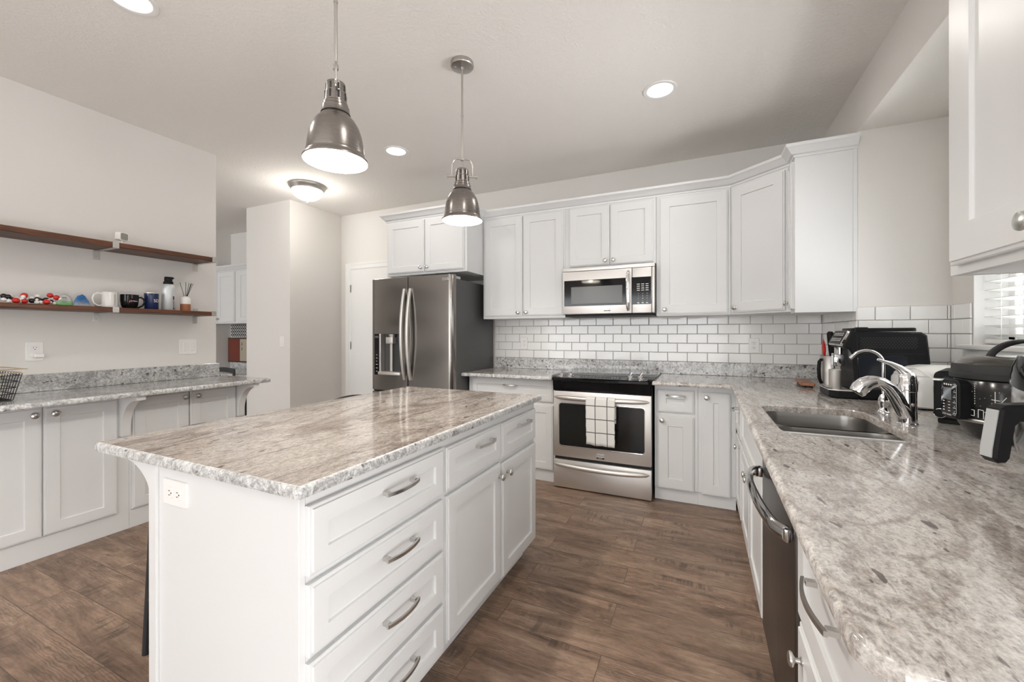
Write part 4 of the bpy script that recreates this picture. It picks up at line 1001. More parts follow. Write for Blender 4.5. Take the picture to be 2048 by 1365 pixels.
# utensil pitcher behind the coffee machine
t = thing('utensil_pitcher', 'brushed steel pitcher with dark side handle beside the coffee machine', 'pitcher', (.768, 3.27, CT))
mb = MB(); c = (.757, 3.27, 0); mb.lathe([(.050, CT+.0005), (.054, CT+.006), (.054, CT+.10), (.0545, CT+.105), (.054, CT+.11), (.054, CT+.196), (.056, CT+.202), (.051, CT+.202), (.050, CT+.012), (0, CT+.010)], c, 32); obj('vessel', mb, 'steel', t)
mb = MB(); mb.tube([(.712, 3.25, CT+.175), (.702, 3.242, CT+.178), (.691, 3.234, CT+.165), (.688, 3.232, CT+.12), (.691, 3.234, CT+.06), (.702, 3.242, CT+.03), (.712, 3.25, CT+.035)], [.008, .009, .010, .010, .010, .009, .008], 12); obj('handle', mb, 'black', t)
t = thing('kitchen_scoop', 'black-handled kitchen tool standing tallest in the steel pitcher', 'utensil', (.766, 3.25, CT+.02), 0, 'tools in the steel pitcher')
mb = MB(); mb.tube([(.772, 3.262, CT+.03), (.760, 3.252, CT+.215)], [.004, .004], 10); obj('shaft', mb, 'steel', t)
mb = MB(); mb.tube([(.760, 3.252, CT+.20), (.756, 3.247, CT+.25), (.752, 3.242, CT+.30), (.749, 3.238, CT+.345), (.749, 3.236, CT+.357)], [.012, .016, .018, .019, .012], 14); obj('handle', mb, 'black', t)
t = thing('scrub_brush', 'red scalloped kitchen tool with pale ferrule leaning in the steel pitcher', 'utensil', (.735, 3.25, CT+.02), 0, 'tools in the steel pitcher')
mb = MB(); mb.tube([(.742, 3.262, CT+.03), (.721, 3.250, CT+.215)], .005, 10); obj('ferrule', mb, 'board', t)
mb = MB()
L = []
for i in range(25):
    f_ = i/24; z = CT+.205+.105*f_; r = .017*sin(pi*min(1, .18+.80*f_))+.002*(i % 2)
    L.append([(.721-.006*f_+r*.55*cos(a), 3.250-.006*f_+r*1.1*sin(a), z) for a in [2*pi*k/14 for k in range(14)]])
mb.loops(L); obj('head', mb, 'red', t, smooth=20)

# cutting board
t = thing('cutting_board', 'small brown wooden board lying on the counter in the corner', 'cutting board', (.64, 3.33, CT))
mb = MB(); mb.loops([[(x, y, z) for x, y in offset_poly(round_corners([(.583, 3.168), (.655, 3.148), (.668, 3.44), (.598, 3.46)], .014), -i)] for i, z in ((.003, CT+.012), (0, CT+.015), (0, CT+.028), (.004, CT+.032))]); obj('board', mb, 'board', t)
mb = MB()
for x, y in ((.603, 3.19), (.637, 3.18), (.650, 3.41), (.615, 3.43)): mb.lathe([(.010, CT+.0004), (.010, CT+.0125)], (x, y, 0), 12)
obj('feet', mb, 'rubber', t)

# ================================================================ WHITE BREAD MAKER, TOASTER, COOKER, AIR FRYER
t = thing('bread_machine', 'glossy white rounded appliance between the coffee machine and toaster', 'bread machine', (1.03, 2.50, CT), 0)
def rb(cx, cy, w, d, levels, r): return [[(x, y, z) for x, y in rrect(w-2*i, d-2*i, max(.01, r-i*.4), 6, cx, cy)] for i, z in levels]
BX, BY, BW, BD = 1.010, 2.560, .320, .265
mb = MB(); mb.loops(rb(BX, BY, BW, BD, [(.016, CT+.008), (.004, CT+.016), (0, CT+.04), (.004, CT+.135), (.012, CT+.150)], .06)); obj('body', mb, 'whitegloss', t, smooth=45)
mb = MB(); mb.loops(rb(BX, BY, BW, BD, [(.012, CT+.151), (.012, CT+.156), (.030, CT+.176), (.055, CT+.190), (.085, CT+.198), (.12, CT+.200)], .06)); obj('lid', mb, 'whitegloss', t, smooth=45)
mb = MB()
for a in (-1, 1):
    for b in (-1, 1): mb.lathe([(.012, CT+.0004), (.012, CT+.0095)], (BX+a*.11, BY+b*.10, 0), 12)
obj('feet', mb, 'black', t)
mb = MB(); mb.prism(rrect(.10, .05, .012, 4, BX-.03, CT+.10), 0, .003, FYm(BY-BD/2+.002)); mb.prism(rrect(.022, .032, .003, 3, BX-.135, CT+.115), .004, .010, FYm(BY-BD/2+.020)); obj('badge', mb, 'greyplastic', t)
mb = MB(); pts = [(.868, 2.52, CT+.165), (.880, 2.46, CT+.158), (.890, 2.40, CT+.140), (.888, 2.34, CT+.118), (.880, 2.30, CT+.108), (.875, 2.26, CT+.100)]
mb.tube([(.865, 2.55, CT+.185), (.885, 2.47, CT+.188), (.900, 2.415, CT+.170), (.912, 2.385, CT+.150), (.925, 2.365, CT+.135), (.935, 2.356, CT+.125)], .0028, 8); tag(obj('power_cord', mb, 'plate'), 'thin white cord draped over the white appliance towards the toaster', 'cord')

t = thing('toaster', 'black toaster seen end-on with chrome lever and knob, left of the round cooker', 'toaster', (.818, 2.135, 0), radians(-27))
TX0, TX1, TY0, TY1 = 0, .150, 0, .235
mb = MB(); mb.loops([[(x, y, z) for x, z in rrect(TX1-TX0-2*i, .185-2*i, .022, 5, (TX0+TX1)/2, CT+.109)] for i, y in ((.006, TY0), (0, TY0+.006), (0, TY1-.006), (.006, TY1))]); tb = obj('body', mb, 'black', t, local=True, smooth=35)
mb = MB(); mb.box(TX0+.01, TX1-.01, TY0+.012, TY1-.012, CT+.0004, CT+.018, .003, 1); obj('base', mb, 'rubber', t, local=True)
Ft = FYm(TY0)
mb = MB(); mb.prism(rrect(.022, .110, .008, 4, TX0+.034, CT+.125), .0, .0016, Ft); obj('lever_slot', mb, 'dark', tb, local=True)
mb = MB(); mb.box(TX0+.022, TX0+.046, CT+.164, CT+.176, .0, .030, .003, 2, Ft); mb.tube([Ft(TX0+.034, CT+.170, .028), Ft(TX0+.002, CT+.170, .032)], [.006, .0055], 12); obj('lever', mb, 'chrome', t, local=True)
mb = MB(); mb.lathe([(.016, 0), (.017, .004), (.0165, .020), (.0145, .022), (0, .0225)], (TX0+.020, CT+.042, 0), 22, Ft); mb.mi = 1; mb.lathe([(.0172, .017), (.0182, .019), (.0182, .023), (.0160, .0235)], (TX0+.020, CT+.042, 0), 22, Ft, cap=False); obj('knob', mb, ['black', 'chrome'], t, local=True)
mb = MB()
for k in range(3): mb.box(TX0+.050, TX0+.072, CT+.030+k*.022, CT+.042+k*.022, 0, .003, .001, 1, Ft)
bt = obj('buttons', mb, 'greyplastic', t, local=True); mb = MB()
for k, s_ in enumerate(('CANCEL', 'REHEAT', 'BAGEL')): mb.text(s_, .01, lambda u, v, n, k=k: Ft(TX0+.061+u, CT+.036+k*.022+v, .003+n), .0004, .018)
obj('button_print', mb, 'inkblack', bt, local=True)
mb = MB()
for s_ in (-1, 1): mb.box((TX0+TX1)/2+s_*.030-.014, (TX0+TX1)/2+s_*.030+.014, TY0+.03, TY1-.03, CT+.2012, CT+.2020)
obj('bread_slot', mb, 'dark', tb, local=True)

PX, PY, PR_ = .928, 1.880, .150
t = thing('pressure_cooker', 'round black pressure cooker with white line graphics and side control panel', 'pressure cooker', (PX, PY, CT))
c = (PX, PY, 0)
mb = MB(); mb.lathe([(.100, CT+.0005), (.110, CT+.004), (.118, CT+.012), (.146, CT+.062), (.150, CT+.072), (.150, CT+.192), (.147, CT+.197)], c, 56); pb = obj('body', mb, mat('cooker_black', (.010, .010, .011), .16), t, smooth=40)
mb = MB(); mb.lathe([(.1515, CT+.060), (.1525, CT+.064), (.1525, CT+.068), (.1510, CT+.071)], c, 56, cap=False); obj('trim_ring', mb, 'nickel', pb)
mb = MB(); mb.lathe([(.147, CT+.1975), (.156, CT+.199), (.157, CT+.205), (.157, CT+.214), (.153, CT+.217), (.152, CT+.240), (.149, CT+.245)], c, 56); ld = obj('lid', mb, 'blackmatte', t)
mb = MB(); mb.lathe([(.149, CT+.2455), (.145, CT+.250), (.128, CT+.262), (.100, CT+.270), (.05, CT+.274), (0, CT+.275)], c, 56, cap=False); obj('lid_dome', mb, mat('smoked_lid', (.10, .095, .085), .18, .6), ld, smooth=60)
mb = MB(); L = []; n = 18
for i in range(n+1):
    s_ = -1+2*i/n; L.append([(PX+.01+s_*.082, PY+(w_)*.022, CT+.262+h_+.052*(1-s_*s_)**.7) for w_, h_ in ((-1, 0), (-1, .006), (-.6, .012), (.6, .012), (1, .006), (1, 0))])
mb.loops(L); mb.box(PX-.085, PX-.06, PY-.024, PY+.024, CT+.252, CT+.272, .004, 2); mb.box(PX+.08, PX+.105, PY-.024, PY+.024, CT+.252, CT+.272, .004, 2); obj('lid_handle', mb, 'black', ld)
# control panel facing the room
pa = radians(185); pn = Vector((cos(pa), sin(pa), 0)); pu = Vector((-sin(pa), cos(pa), 0))
Fp = FLoc((PX+pn.x*.140, PY+pn.y*.140, CT+.128), pu, (0, 0, 1), pn)
mb = MB(); mb.prism(rrect(.092, .130, .022, 5), 0, .034, Fp, bev=.004); pp_ = obj('control_panel', mb, 'black', t)
mb = MB(); mb.prism(rrect(.080, .120, .018, 5, -.0, 0), .0341, .0352, Fp); pf = obj('panel_face', mb, 'blackgloss', pp_)
mb = MB(); mb.box(-.028, .012, -.004, .036, .0353, .0357, F=Fp); obj('screen', mb, mat('lcd', (.10, .11, .12), .15), pf)
mb = MB()
for k in range(6):
    v = .044-k*.0175; mb.box(.020, .033, v-.003, v-.0015, .0353, .0357, F=Fp); mb.lathe([(.0015, 0), (.0015, .0004)], (.027, v+.003, .0353), 8, Fp)
for k in range(4): mb.box(-.026+k*.011, -.020+k*.011, .044, .049, .0353, .0357, F=Fp)
for k in range(4): mb.box(-.030, -.022, -.012-k*.010, -.009-k*.010, .0353, .0357, F=Fp); mb.box(-.004, .006, -.012-k*.010, -.010-k*.010, .0353, .0357, F=Fp)
mb.tube([Fp(.016, .048, .0354), Fp(.030, .052, .0354), Fp(.036, .044, .0354), Fp(.036, -.045, .0354), Fp(.030, -.052, .0354), Fp(.018, -.050, .0354)], .0004, 5)
mb.text('STAR WARS', .010, lambda u, v, n: Fp(-.010+u, -.054+v*1.0, .0352+n), .0005, .045)
obj('panel_print', mb, 'ink', pf)
# line graphics wrapped on the shell
def wrap(a, z): return (PX+(PR_+.0004)*cos(a), PY+(PR_+.0004)*sin(a), CT+z)
mb = MB()
def ln(p, q, r=.0010):
    k = 6; mb.tube([wrap(p[0]+(q[0]-p[0])*i/k, p[1]+(q[1]-p[1])*i/k) for i in range(k+1)], r, 5)
A = lambda d: radians(d-37)
ln((A(232), .083), (A(243), .082)); ln((A(243), .082), (A(243), .100)); ln((A(243), .100), (A(234), .102)); ln((A(247), .078), (A(247), .104)); ln((A(247), .104), (A(252), .103)); ln((A(252), .103), (A(252), .076)); ln((A(238), .088), (A(238), .103))
ln((A(256), .078), (A(260), .097)); ln((A(253), .098), (A(262), .096)); ln((A(262), .085), (A(262), .165), .001); ln((A(259), .140), (A(266), .138)); ln((A(259), .128), (A(265), .127)); ln((A(258), .108), (A(266), .107)); ln((A(262), .112), (A(271), .150), .001); ln((A(263), .112), (A(273), .125)); ln((A(225), .080), (A(232), .083)); ln((A(226), .098), (A(234), .102))
for k in range(9): ln((A(243.5), .120+k*.0078), (A(243.5), .124+k*.0078), .0008)
random.seed(3)
for k in range(16): a, z = A(random.uniform(240, 275)), random.uniform(.10, .17); ln((a, z), (a+.006, z), .0008)
obj('graphics', mb, 'ink', pb)

AX, AY = .778, 1.290
t = thing('air_fryer', 'chrome and black air fryer at the right edge, handle facing the room', 'air fryer', (AX, AY, CT))
c = (AX, AY, 0)
mb = MB(); mb.lathe([(.090, CT+.012), (.098, CT+.020), (.128, CT+.062), (.134, CT+.074), (.137, CT+.10), (.141, CT+.165)], c, 56, cap=False); mb.lathe([(.0, CT+.0005), (.085, CT+.0005), (.090, CT+.012)], c, 40, cap=False); mb.lathe([(.141, CT+.165), (.02, CT+.165)], c, 40, cap=False)
bk = obj('basket', mb, mat('smoky_chrome', (.36, .36, .36), .12, 1.), t, smooth=40)
mb = MB(); mb.lathe([(.1385, CT+.168), (.1405, CT+.172), (.140, CT+.215), (.134, CT+.270), (.125, CT+.292), (.105, CT+.300), (0, CT+.302)], c, 56); obj('housing', mb, mat('fryer_grey', (.55, .55, .54), .18, .85), t, smooth=40)
# black glossy control visor on the front of the housing
mb = MB(); L = []
for i in range(19):
    a = radians(140+140*i/18); s_ = abs(i-9)/9; zb = CT+.215+.035*s_*s_
    L.append([(AX+r*cos(a), AY+r*sin(a), z) for r, z in ((.1402, zb), (.1435, zb), (.1395, CT+.27), (.131, CT+.294), (.126, CT+.2935), (.130, CT+.27))])
mb.loops(L); obj('control_visor', mb, 'blackgloss', t, smooth=40)
ha = radians(195); hn = Vector((cos(ha), sin(ha), 0)); hu = Vector((-sin(ha), cos(ha), 0)); Fh = FLoc((AX, AY, CT), hu, (0, 0, 1), hn)
Fside = lambda u, v, n: Fh(n, v, u)
hp = [(.128, .195), (.215, .190), (.226, .180), (.226, .100), (.238, .078), (.232, .070), (.212, .074), (.198, .086), (.194, .150), (.186, .160), (.128, .160)]
hp = [(.128, .198), (.205, .194), (.216, .186), (.228, .100), (.229, .080), (.221, .071), (.207, .072), (.200, .082), (.190, .150), (.180, .160), (.136, .160)]
mb = MB(); mb.loops([[Fh(n, v, u) for u, v in offset_poly(hp, -i)] for i, n in ((.004, -.019), (0, -.014), (0, .014), (.004, .019))]); hd = obj('handle', mb, 'black', t, smooth=30)
mb = MB(); ip = [(.2165, .182), (.2285, .100), (.2295, .082), (.2315, .082), (.2305, .100), (.2185, .183)]
mb.loops([[Fh(n, v, u) for u, v in ip] for n in (-.013, .013)]); obj('handle_inlay', mb, 'greyplastic', hd)

# ================================================================ BLIND
t = thing('window_blind', 'white horizontal slat blind hanging in the bay window', 'blind', (1.31, 2.19, WZ1))
mb = MB(); mb.box(1.285, 1.335, WY0+.01, WY1-.01, WZ1-.06, WZ1-.006, .004, 1); obj('head_rail', mb, 'blind', t)
z = WZ0+.052; k = 0
while z < WZ1-.07:
    mb = MB(); L = []
    for y in (WY0+.012, WY1-.012):
        L.append([(1.310+x, y, z+.0035*(1-(x/.025)**2)-x*.22+h_) for x, h_ in [(-.025+.05*i/6, 0) for i in range(7)]+[(.025-.05*i/6, -.0028) for i in range(7)]])
    mb.loops(L); obj('slat', mb, 'blind', t, smooth=50); z += .0435; k += 1
mb = MB(); mb.box(1.284, 1.336, WY0+.012, WY1-.012, WZ0+.012, WZ0+.032, .004, 2); obj('bottom_rail', mb, 'blind', t)
mb = MB()
for y in (WY0+.14, (WY0+WY1)/2, WY1-.14):
    for x in (1.2845, 1.3355): mb.tube([(x, y, WZ0+.02), (x, y, WZ1-.03)], .0011, 6)
obj('ladder_cord', mb, 'blind', t)

# ================================================================ ITEMS ON THE LEFT SHELVES
SZ = 1.4125; SX = -3.50
t = thing('security_camera', 'tiny white cube camera with grey face on the upper shelf', 'camera', (SX, 1.412, 1.8305))
c = (SX, 1.412, 0); mb = MB(); mb.lathe([(.022, 1.8305), (.022, 1.835), (.015, 1.840), (.006, 1.846), (.006, 1.868), (0, 1.870)], c, 20); obj('stand', mb, 'whiteball', t)
Fc_ = FLoc((SX, 1.412, 1.890), (-.35, .93, 0), (.05, 0, 1), (.93, .35, -.06))
mb = MB(); mb.prism(rrect(.060, .056, .012, 4), -.018, .016, Fc_, bev=.003); cb_ = obj('housing', mb, 'whiteball', t); mb = MB(); mb.prism(rrect(.048, .044, .010, 4), .0161, .0168, Fc_); obj('lens_face', mb, 'speaker', cb_)

def balls(label, balls_, sticks, loc):
    t = thing('molecule_model', label, 'molecule model', (SX, loc, SZ), 0, 'ball molecule models')
    for (y, z, dx_, r, m_) in balls_:
        mb = MB(); x = SX+dx_; z = max(z, SZ+r+.0003); mb.lathe([(r*sin(pi*k/10), -r*cos(pi*k/10)) for k in range(11)], (x, y, z), 18, cap=False); obj({'red': 'red_ball', 'blackball': 'black_ball', 'whiteball': 'white_ball', 'blueball': 'blue_ball'}[m_], mb, m_, t, smooth=80)
    mb = MB()
    for i, j in sticks:
        a, b = balls_[i], balls_[j]; mb.tube([(SX+a[2], a[0], max(a[1], SZ+a[3])), (SX+b[2], b[0], max(b[1], SZ+b[3]))], .0025, 8)
    obj('connectors', mb, 'greyplastic', t)
K, Wt, Rd = 'blackball', 'whiteball', 'red'
balls('red, black and white ball molecule model at the left end of the lower shelf', [(.866, 1.436, .005, .012, 'blueball'), (.898, 1.452, .0, .014, K), (.912, 1.449, .01, .013, K), (.924, 1.456, -.01, .011, Wt), (.926, 1.437, .0, .012, K), (.935, 1.424, .03, .016, Rd), (.944, 1.441, .005, .011, Wt), (.950, 1.426, .02, .011, Wt), (.893, 1.432, .02, .011, Wt), (.912, 1.424, .025, .011, Wt)], [(0, 1), (1, 2), (2, 3), (2, 4), (4, 5), (4, 6), (4, 7), (1, 8), (2, 9)], .91)
balls('small molecule model with two red balls one above the other', [(.974, 1.461, .0, .0155, Rd), (.966, 1.453, .016, .010, Wt), (.985, 1.443, -.01, .010, Wt), (.968, 1.424, .02, .0155, Rd), (.962, 1.438, .018, .011, Wt)], [(0, 1), (0, 2), (2, 3), (3, 4)], .97)
balls('black and white ball molecule model with one red ball low in front', [(1.000, 1.433, .015, .014, K), (1.011, 1.433, .0, .012, K), (1.023, 1.444, .005, .013, K), (1.031, 1.440, .012, .012, K), (1.003, 1.448, .0, .011, Wt), (1.027, 1.461, -.005, .012, Wt), (1.015, 1.424, .03, .011, Wt), (1.033, 1.424, .02, .012, Wt), (1.052, 1.424, .035, .0155, Rd), (1.017, 1.440, .022, .007, Wt)], [(0, 1), (1, 2), (2, 3), (0, 4), (2, 5), (0, 6), (3, 7), (7, 8), (0, 9)], 1.02)
balls('molecule model topped by two raised red balls beside the green award', [(1.060, 1.442, .0, .015, K), (1.078, 1.432, .005, .014, K), (1.080, 1.471, -.01, .0145, Rd), (1.100, 1.459, .012, .0145, Rd), (1.064, 1.440, .018, .007, Wt), (1.071, 1.428, .022, .008, Wt), (1.090, 1.424, .012, .010, Wt), (1.112, 1.452, .016, .009, Wt)], [(0, 1), (0, 2), (1, 3), (0, 4), (1, 5), (1, 6), (3, 7)], 1.08)

def award(label, y, pts, cb, ct, z0, z1, base=None):
    t = thing('acrylic_award', label, 'award', (SX, y, SZ), 0, 'acrylic awards')
    F = FXp(SX-.006); m = acrylic('acrylic_'+label.split()[0], cb, ct, z0, z1)
    mb = MB(); mb.loops([[F(y+u, SZ+v, n) for u, v in offset_poly(pts, -i)] for i, n in ((.005, 0), (0, .004), (0, .014), (.005, .018))]); b_ = obj('block', mb, m, t, smooth=15)
    mb = MB()
    for k in range(6): w_ = (.020, .026, .016, .024, .022, .012)[k]; mb.box(y-w_/2, y+w_/2, SZ+.046-k*.006, SZ+.0475-k*.006+(.003 if k == 0 else 0), .0182, .0186, F=F)
    obj('engraving', mb, 'inkblack', b_)
award('green-based clear acrylic award with engraved text on the lower shelf', 1.134, [(-.036, .001), (.036, .001), (.038, .018), (.034, .038), (.026, .056), (.014, .068), (0, .073), (-.014, .069), (-.026, .056), (-.033, .036), (-.039, .016)], (.10, .48, .06), (.66, .66, .63), SZ, SZ+.060)
award('blue jagged acrylic award between the green award and the white mug', 1.213, [(-.040, .001), (.038, .001), (.035, .024), (.030, .040), (.022, .052), (.014, .066), (.002, .076), (-.008, .070), (-.018, .066), (-.024, .054), (-.030, .040), (-.036, .020)], (.60, .66, .68), (.02, .22, .62), SZ-.02, SZ+.085)

def mug(label, y, prof, hdl, m_, cat='mug', name='mug', x=SX):
    t = thing(name, label, cat, (x, y, SZ)); mb = MB(); mb.lathe(prof, (x, y, SZ), 40, cap=False); b_ = obj('cup', mb, m_, t, smooth=45)
    if hdl: mb = MB(); mb.tube([(x, y+u, SZ+v) for u, v in hdl[0]], hdl[1], 12); obj('handle', mb, m_, t)
    return t, b_
def bend(x, y, r, ang, z):   # text wrapped on a cup of radius r(z); ang = azimuth of the text centre
    return lambda u, v, n: (x+(r+n)*cos(ang+u/r), y+(r+n)*sin(ang+u/r), z+v)
t, b_ = mug('plain white mug with its handle to the left, at the shelf bracket', 1.349, [(0, .0005), (.036, .0005), (.039, .003), (.040, .010), (.040, .098), (.041, .101), (.0375, .101), (.0365, .012), (0, .010)], ([(-.038, .086), (-.060, .092), (-.078, .080), (-.086, .055), (-.080, .028), (-.062, .012), (-.038, .014)], .0055), 'mugwhite')
mb = MB(); fb = bend(SX, 1.349, .0402, radians(14), SZ+.05)
for k in range(11): mb.text('/AVNKHXZWRS'[k], .011, lambda u, v, n, k=k: fb(v, -.036+k*.0072-u, n), .0003)
obj('print', mb, 'inkblack', b_)
t, b_ = mug('wide black mug with small white lettering, handle to the right', 1.450, [(0, .0005), (.030, .0005), (.036, .004), (.043, .022), (.048, .050), (.0485, .093), (.0465, .094), (.046, .05), (.034, .010), (0, .008)], ([(.046, .076), (.064, .080), (.080, .068), (.083, .045), (.070, .022), (.050, .010), (.034, .010)], .0058), 'blackgloss')
mb = MB(); fb = bend(SX, 1.450, .0483, radians(18), SZ+.050); mb.text('Matmon', .0105, lambda u, v, n: fb(u, v, n), .0006); obj('print', mb, 'ink', b_)
mb = MB(); fb = bend(SX, 1.450, .0483, radians(-11), SZ+.050)
for q in range(4):
    a = q*pi/2; mb._f([mb.bm.verts.new(fb(.0042*cos(a)+d_*cos(a+b)*.0035, .0042*sin(a)+d_*sin(a+b)*.0035, .0006)) for d_, b in ((1, 0), (.9, pi/2), (1, pi), (.9, -pi/2))])
obj('print_mark', mb, 'inkpink', b_, recalc=False)
t, b_ = mug('navy blue tumbler printed with large white letters', 1.573, [(0, .0005), (.036, .0005), (.0385, .004), (.0400, .112)], None, 'navy', 'tumbler', 'insulated_tumbler')
mb = MB(); mb.lathe([(.0400, .112), (.0402, .117), (.0375, .119), (.0365, .112), (.036, .02), (0, .018)], (SX, 1.573, SZ), 40, cap=False); obj('steel_rim', mb, 'steel', t)
mb = MB(); fb = bend(SX, 1.573, .0397, radians(28), SZ+.060); mb.text('SDS', .030, lambda u, v, n: fb(u, v, n), .0006); obj('print', mb, 'ink', b_)
t = thing('water_bottle', 'silver water bottle with a black flip cap on the lower shelf', 'bottle', (SX, 1.674, SZ)); c = (SX, 1.674, SZ)
mb = MB(); mb.lathe([(0, .0005), (.036, .0005), (.040, .005), (.040, .150), (.038, .168), (.032, .182), (.027, .188), (.026, .192)], c, 36); b_ = obj('body', mb, 'bottle', t, smooth=50)
mb = MB(); mb.lathe([(.0285, .1885), (.0290, .205), (.025, .208), (.022, .216), (.022, .230), (0, .232)], c, 28); mb.box(SX-.012, SX+.012, 1.652, 1.706, SZ+.229, SZ+.240, .004, 2); mb.tube([(SX, 1.652, SZ+.214), (SX, 1.655, SZ+.238), (SX, 1.700, SZ+.240), (SX, 1.694, SZ+.214)], .005, 8); obj('cap', mb, 'black', t)
mb = MB(); fb = bend(SX, 1.674, .0403, radians(22), SZ+.060); L = []
for k in range(5): 
    u = -.0055+.011*k/4; L.append([fb(u, v, .0003) for v in (-.052, .042)])
mb.loops(L, False, False, False); lb = obj('label_band', mb, 'inkblack', b_, recalc=False)
mb = MB(); mb.text('ADVENTURE', .009, lambda u, v, n: fb(-v, u-.012, n+.0004), .0004, .060); obj('label_print', mb, 'ink', lb)
mb = MB(); L = []
for k in range(4): u = -.006+.012*k/3; L.append([fb(u, v, .0006) for v in (.009, .014)])
mb.loops(L, False, False, False); obj('label_stripe', mb, 'inkpink', lb, recalc=False)
t = thing('reed_diffuser', 'white and brown reed diffuser with black sticks on the lower shelf', 'reed diffuser', (SX, 1.783, SZ)); c = (SX, 1.783, SZ)
mb = MB(); mb.lathe([(0, .0005), (.030, .0005), (.0315, .003), (.0315, .052)], c, 32); obj('base', mb, 'terracotta', t)
mb = MB(); mb.lathe([(.0315, .0525), (.0315, .092), (.028, .100), (.016, .106), (.013, .110), (.011, .109), (.010, .09), (0, .088)], c, 32, cap=False); obj('jar', mb, 'mugwhite', t)
for dy, dx_, in ((-.036, .0), (-.002, .01), (.026, -.004), (.034, .006), (.041, .0), (.045, .012)):
    mb = MB(); mb.tube([(SX+dx_*.1, 1.783+dy*.12, SZ+.095), (SX+dx_, 1.783+dy, SZ+.216-abs(dy)*.15)], .0016, 6); obj('reed', mb, 'inkblack', t)

# wire basket on the ledge
t = thing('wire_basket', 'black wire basket with a gold rim at the left edge of the ledge', 'basket', (-3.36, .72, CT))
BX0, BX1, BY0, BY1 = -3.50, -3.25, .56, .865; BZ0, BZ1_ = CT+.004, CT+.165
def lv(s_): 
    e = .032*s_; return (BX0-e, BX1+e*.7, BY0-e, BY1+e)
def ringpts(s_, z): a, b, c_, d_ = lv(s_); return [(x, y, z) for x, y in round_corners([(a, c_), (b, c_), (b, d_), (a, d_)], .02, 3)]
mb = MB()
for k in range(5): mb.tube(ringpts(k/5, BZ0+(BZ1_-BZ0)*k/5), .0022, 6, True)
for s_ in [i/9 for i in range(10)]:
    p0, p1 = lv(0), lv(.86)
    z1 = BZ0+(BZ1_-BZ0)*.86
    for q in (0, 1): mb.tube([(p0[q], p0[2]+(p0[3]-p0[2])*s_, BZ0), (p1[q], p1[2]+(p1[3]-p1[2])*s_, z1)], .0018, 6)
for s_ in [i/8 for i in range(9)]:
    for q in (2, 3): mb.tube([(p0[0]+(p0[1]-p0[0])*s_, p0[q], BZ0), (p1[0]+(p1[1]-p1[0])*s_, p1[q], z1)], .0018, 6)
    mb.tube([(p0[0]+(p0[1]-p0[0])*s_, p0[2], BZ0), (p0[0]+(p0[1]-p0[0])*s_, p0[3], BZ0)], .0018, 6)
obj('wire_body', mb, 'blackwire', t)
mb = MB(); mb.tube(ringpts(1., BZ1_), .0028, 8, True); mb.tube(ringpts(.9, BZ1_-.020), .0024, 8, True)
for x in (lv(1)[0]+.03, lv(1)[1]-.03): mb.tube([(x, lv(1)[3]-.002, BZ1_), (x, lv(1)[3]+.022, BZ1_-.002)], .0024, 8)
obj('gold_rim', mb, 'gold', t)
mb = MB(); mb.box(-3.47, -3.28, .60, .72, BZ0+.006, BZ0+.115, .012, 2); mb.box(-3.46, -3.30, .73, .84, BZ0+.006, BZ0+.125, .015, 2)
tag(obj('snack_packets', mb, 'pale'), 'pale green packets inside the black wire basket', 'packets')

# ================================================================ STOOLS behind the island
def stool(x, y, dz=0.):
    t = thing('bar_stool', '', 'bar stool', (x, y, 0), 0, 'bar stools behind the island')
    def P(a, b, z): return (x+a, y+b, z)
    mb = MB(); mb.loops([[P(a, b, z) for a, b in rrect(.36-2*i, .38-2*i, .06, 4, .16, 0)] for i, z in ((.012, .585), (0, .595), (0, .615), (.012, .628))]); obj('seat', mb, 'blackmatte', t)
    for a, b in ((-.005, -.16), (-.005, .16), (.31, -.16), (.31, .16)):
        da = -.045 if a < .1 else .02; mb = MB(); mb.tube([P(a, b, .598), P(a+da, b*1.06, 0)], [.016, .013], 10); obj('leg', mb, 'blackmatte', t)
    mb = MB(); mb.loops([[P(-.012-.035*(1-(2*k/12-1)**2)+dx_, -.205+.41*k/12, z+.026*(1-(2*k/12-1)**2)) for dx_, z in ((0, .77+dz), (.014, .77+dz), (.014, .838+dz), (0, .838+dz))] for k in range(13)]); obj('backrest', mb, 'blackmatte', t)
    for b in (-.13, .13): mb = MB(); mb.tube([P(-.003, b, .61), P(-.028, b, .80)], .009, 8); obj('back_post', mb, 'blackmatte', t)
    mb = MB(); mb.tube([P(-.03, -.17, .22), P(.325, -.17, .22), P(.325, .17, .22), P(-.03, .17, .22)], .009, 8, True); obj('foot_ring', mb, 'blackmatte', t)
    return t
s1 = stool(-1.905, 1.030, -.006); s1['label'] = 'black bar stool nearest the outlet end of the island, mostly hidden'
s2 = stool(-1.915, 1.870); s2['label'] = 'black bar stool at the far end of the island near the refrigerator'

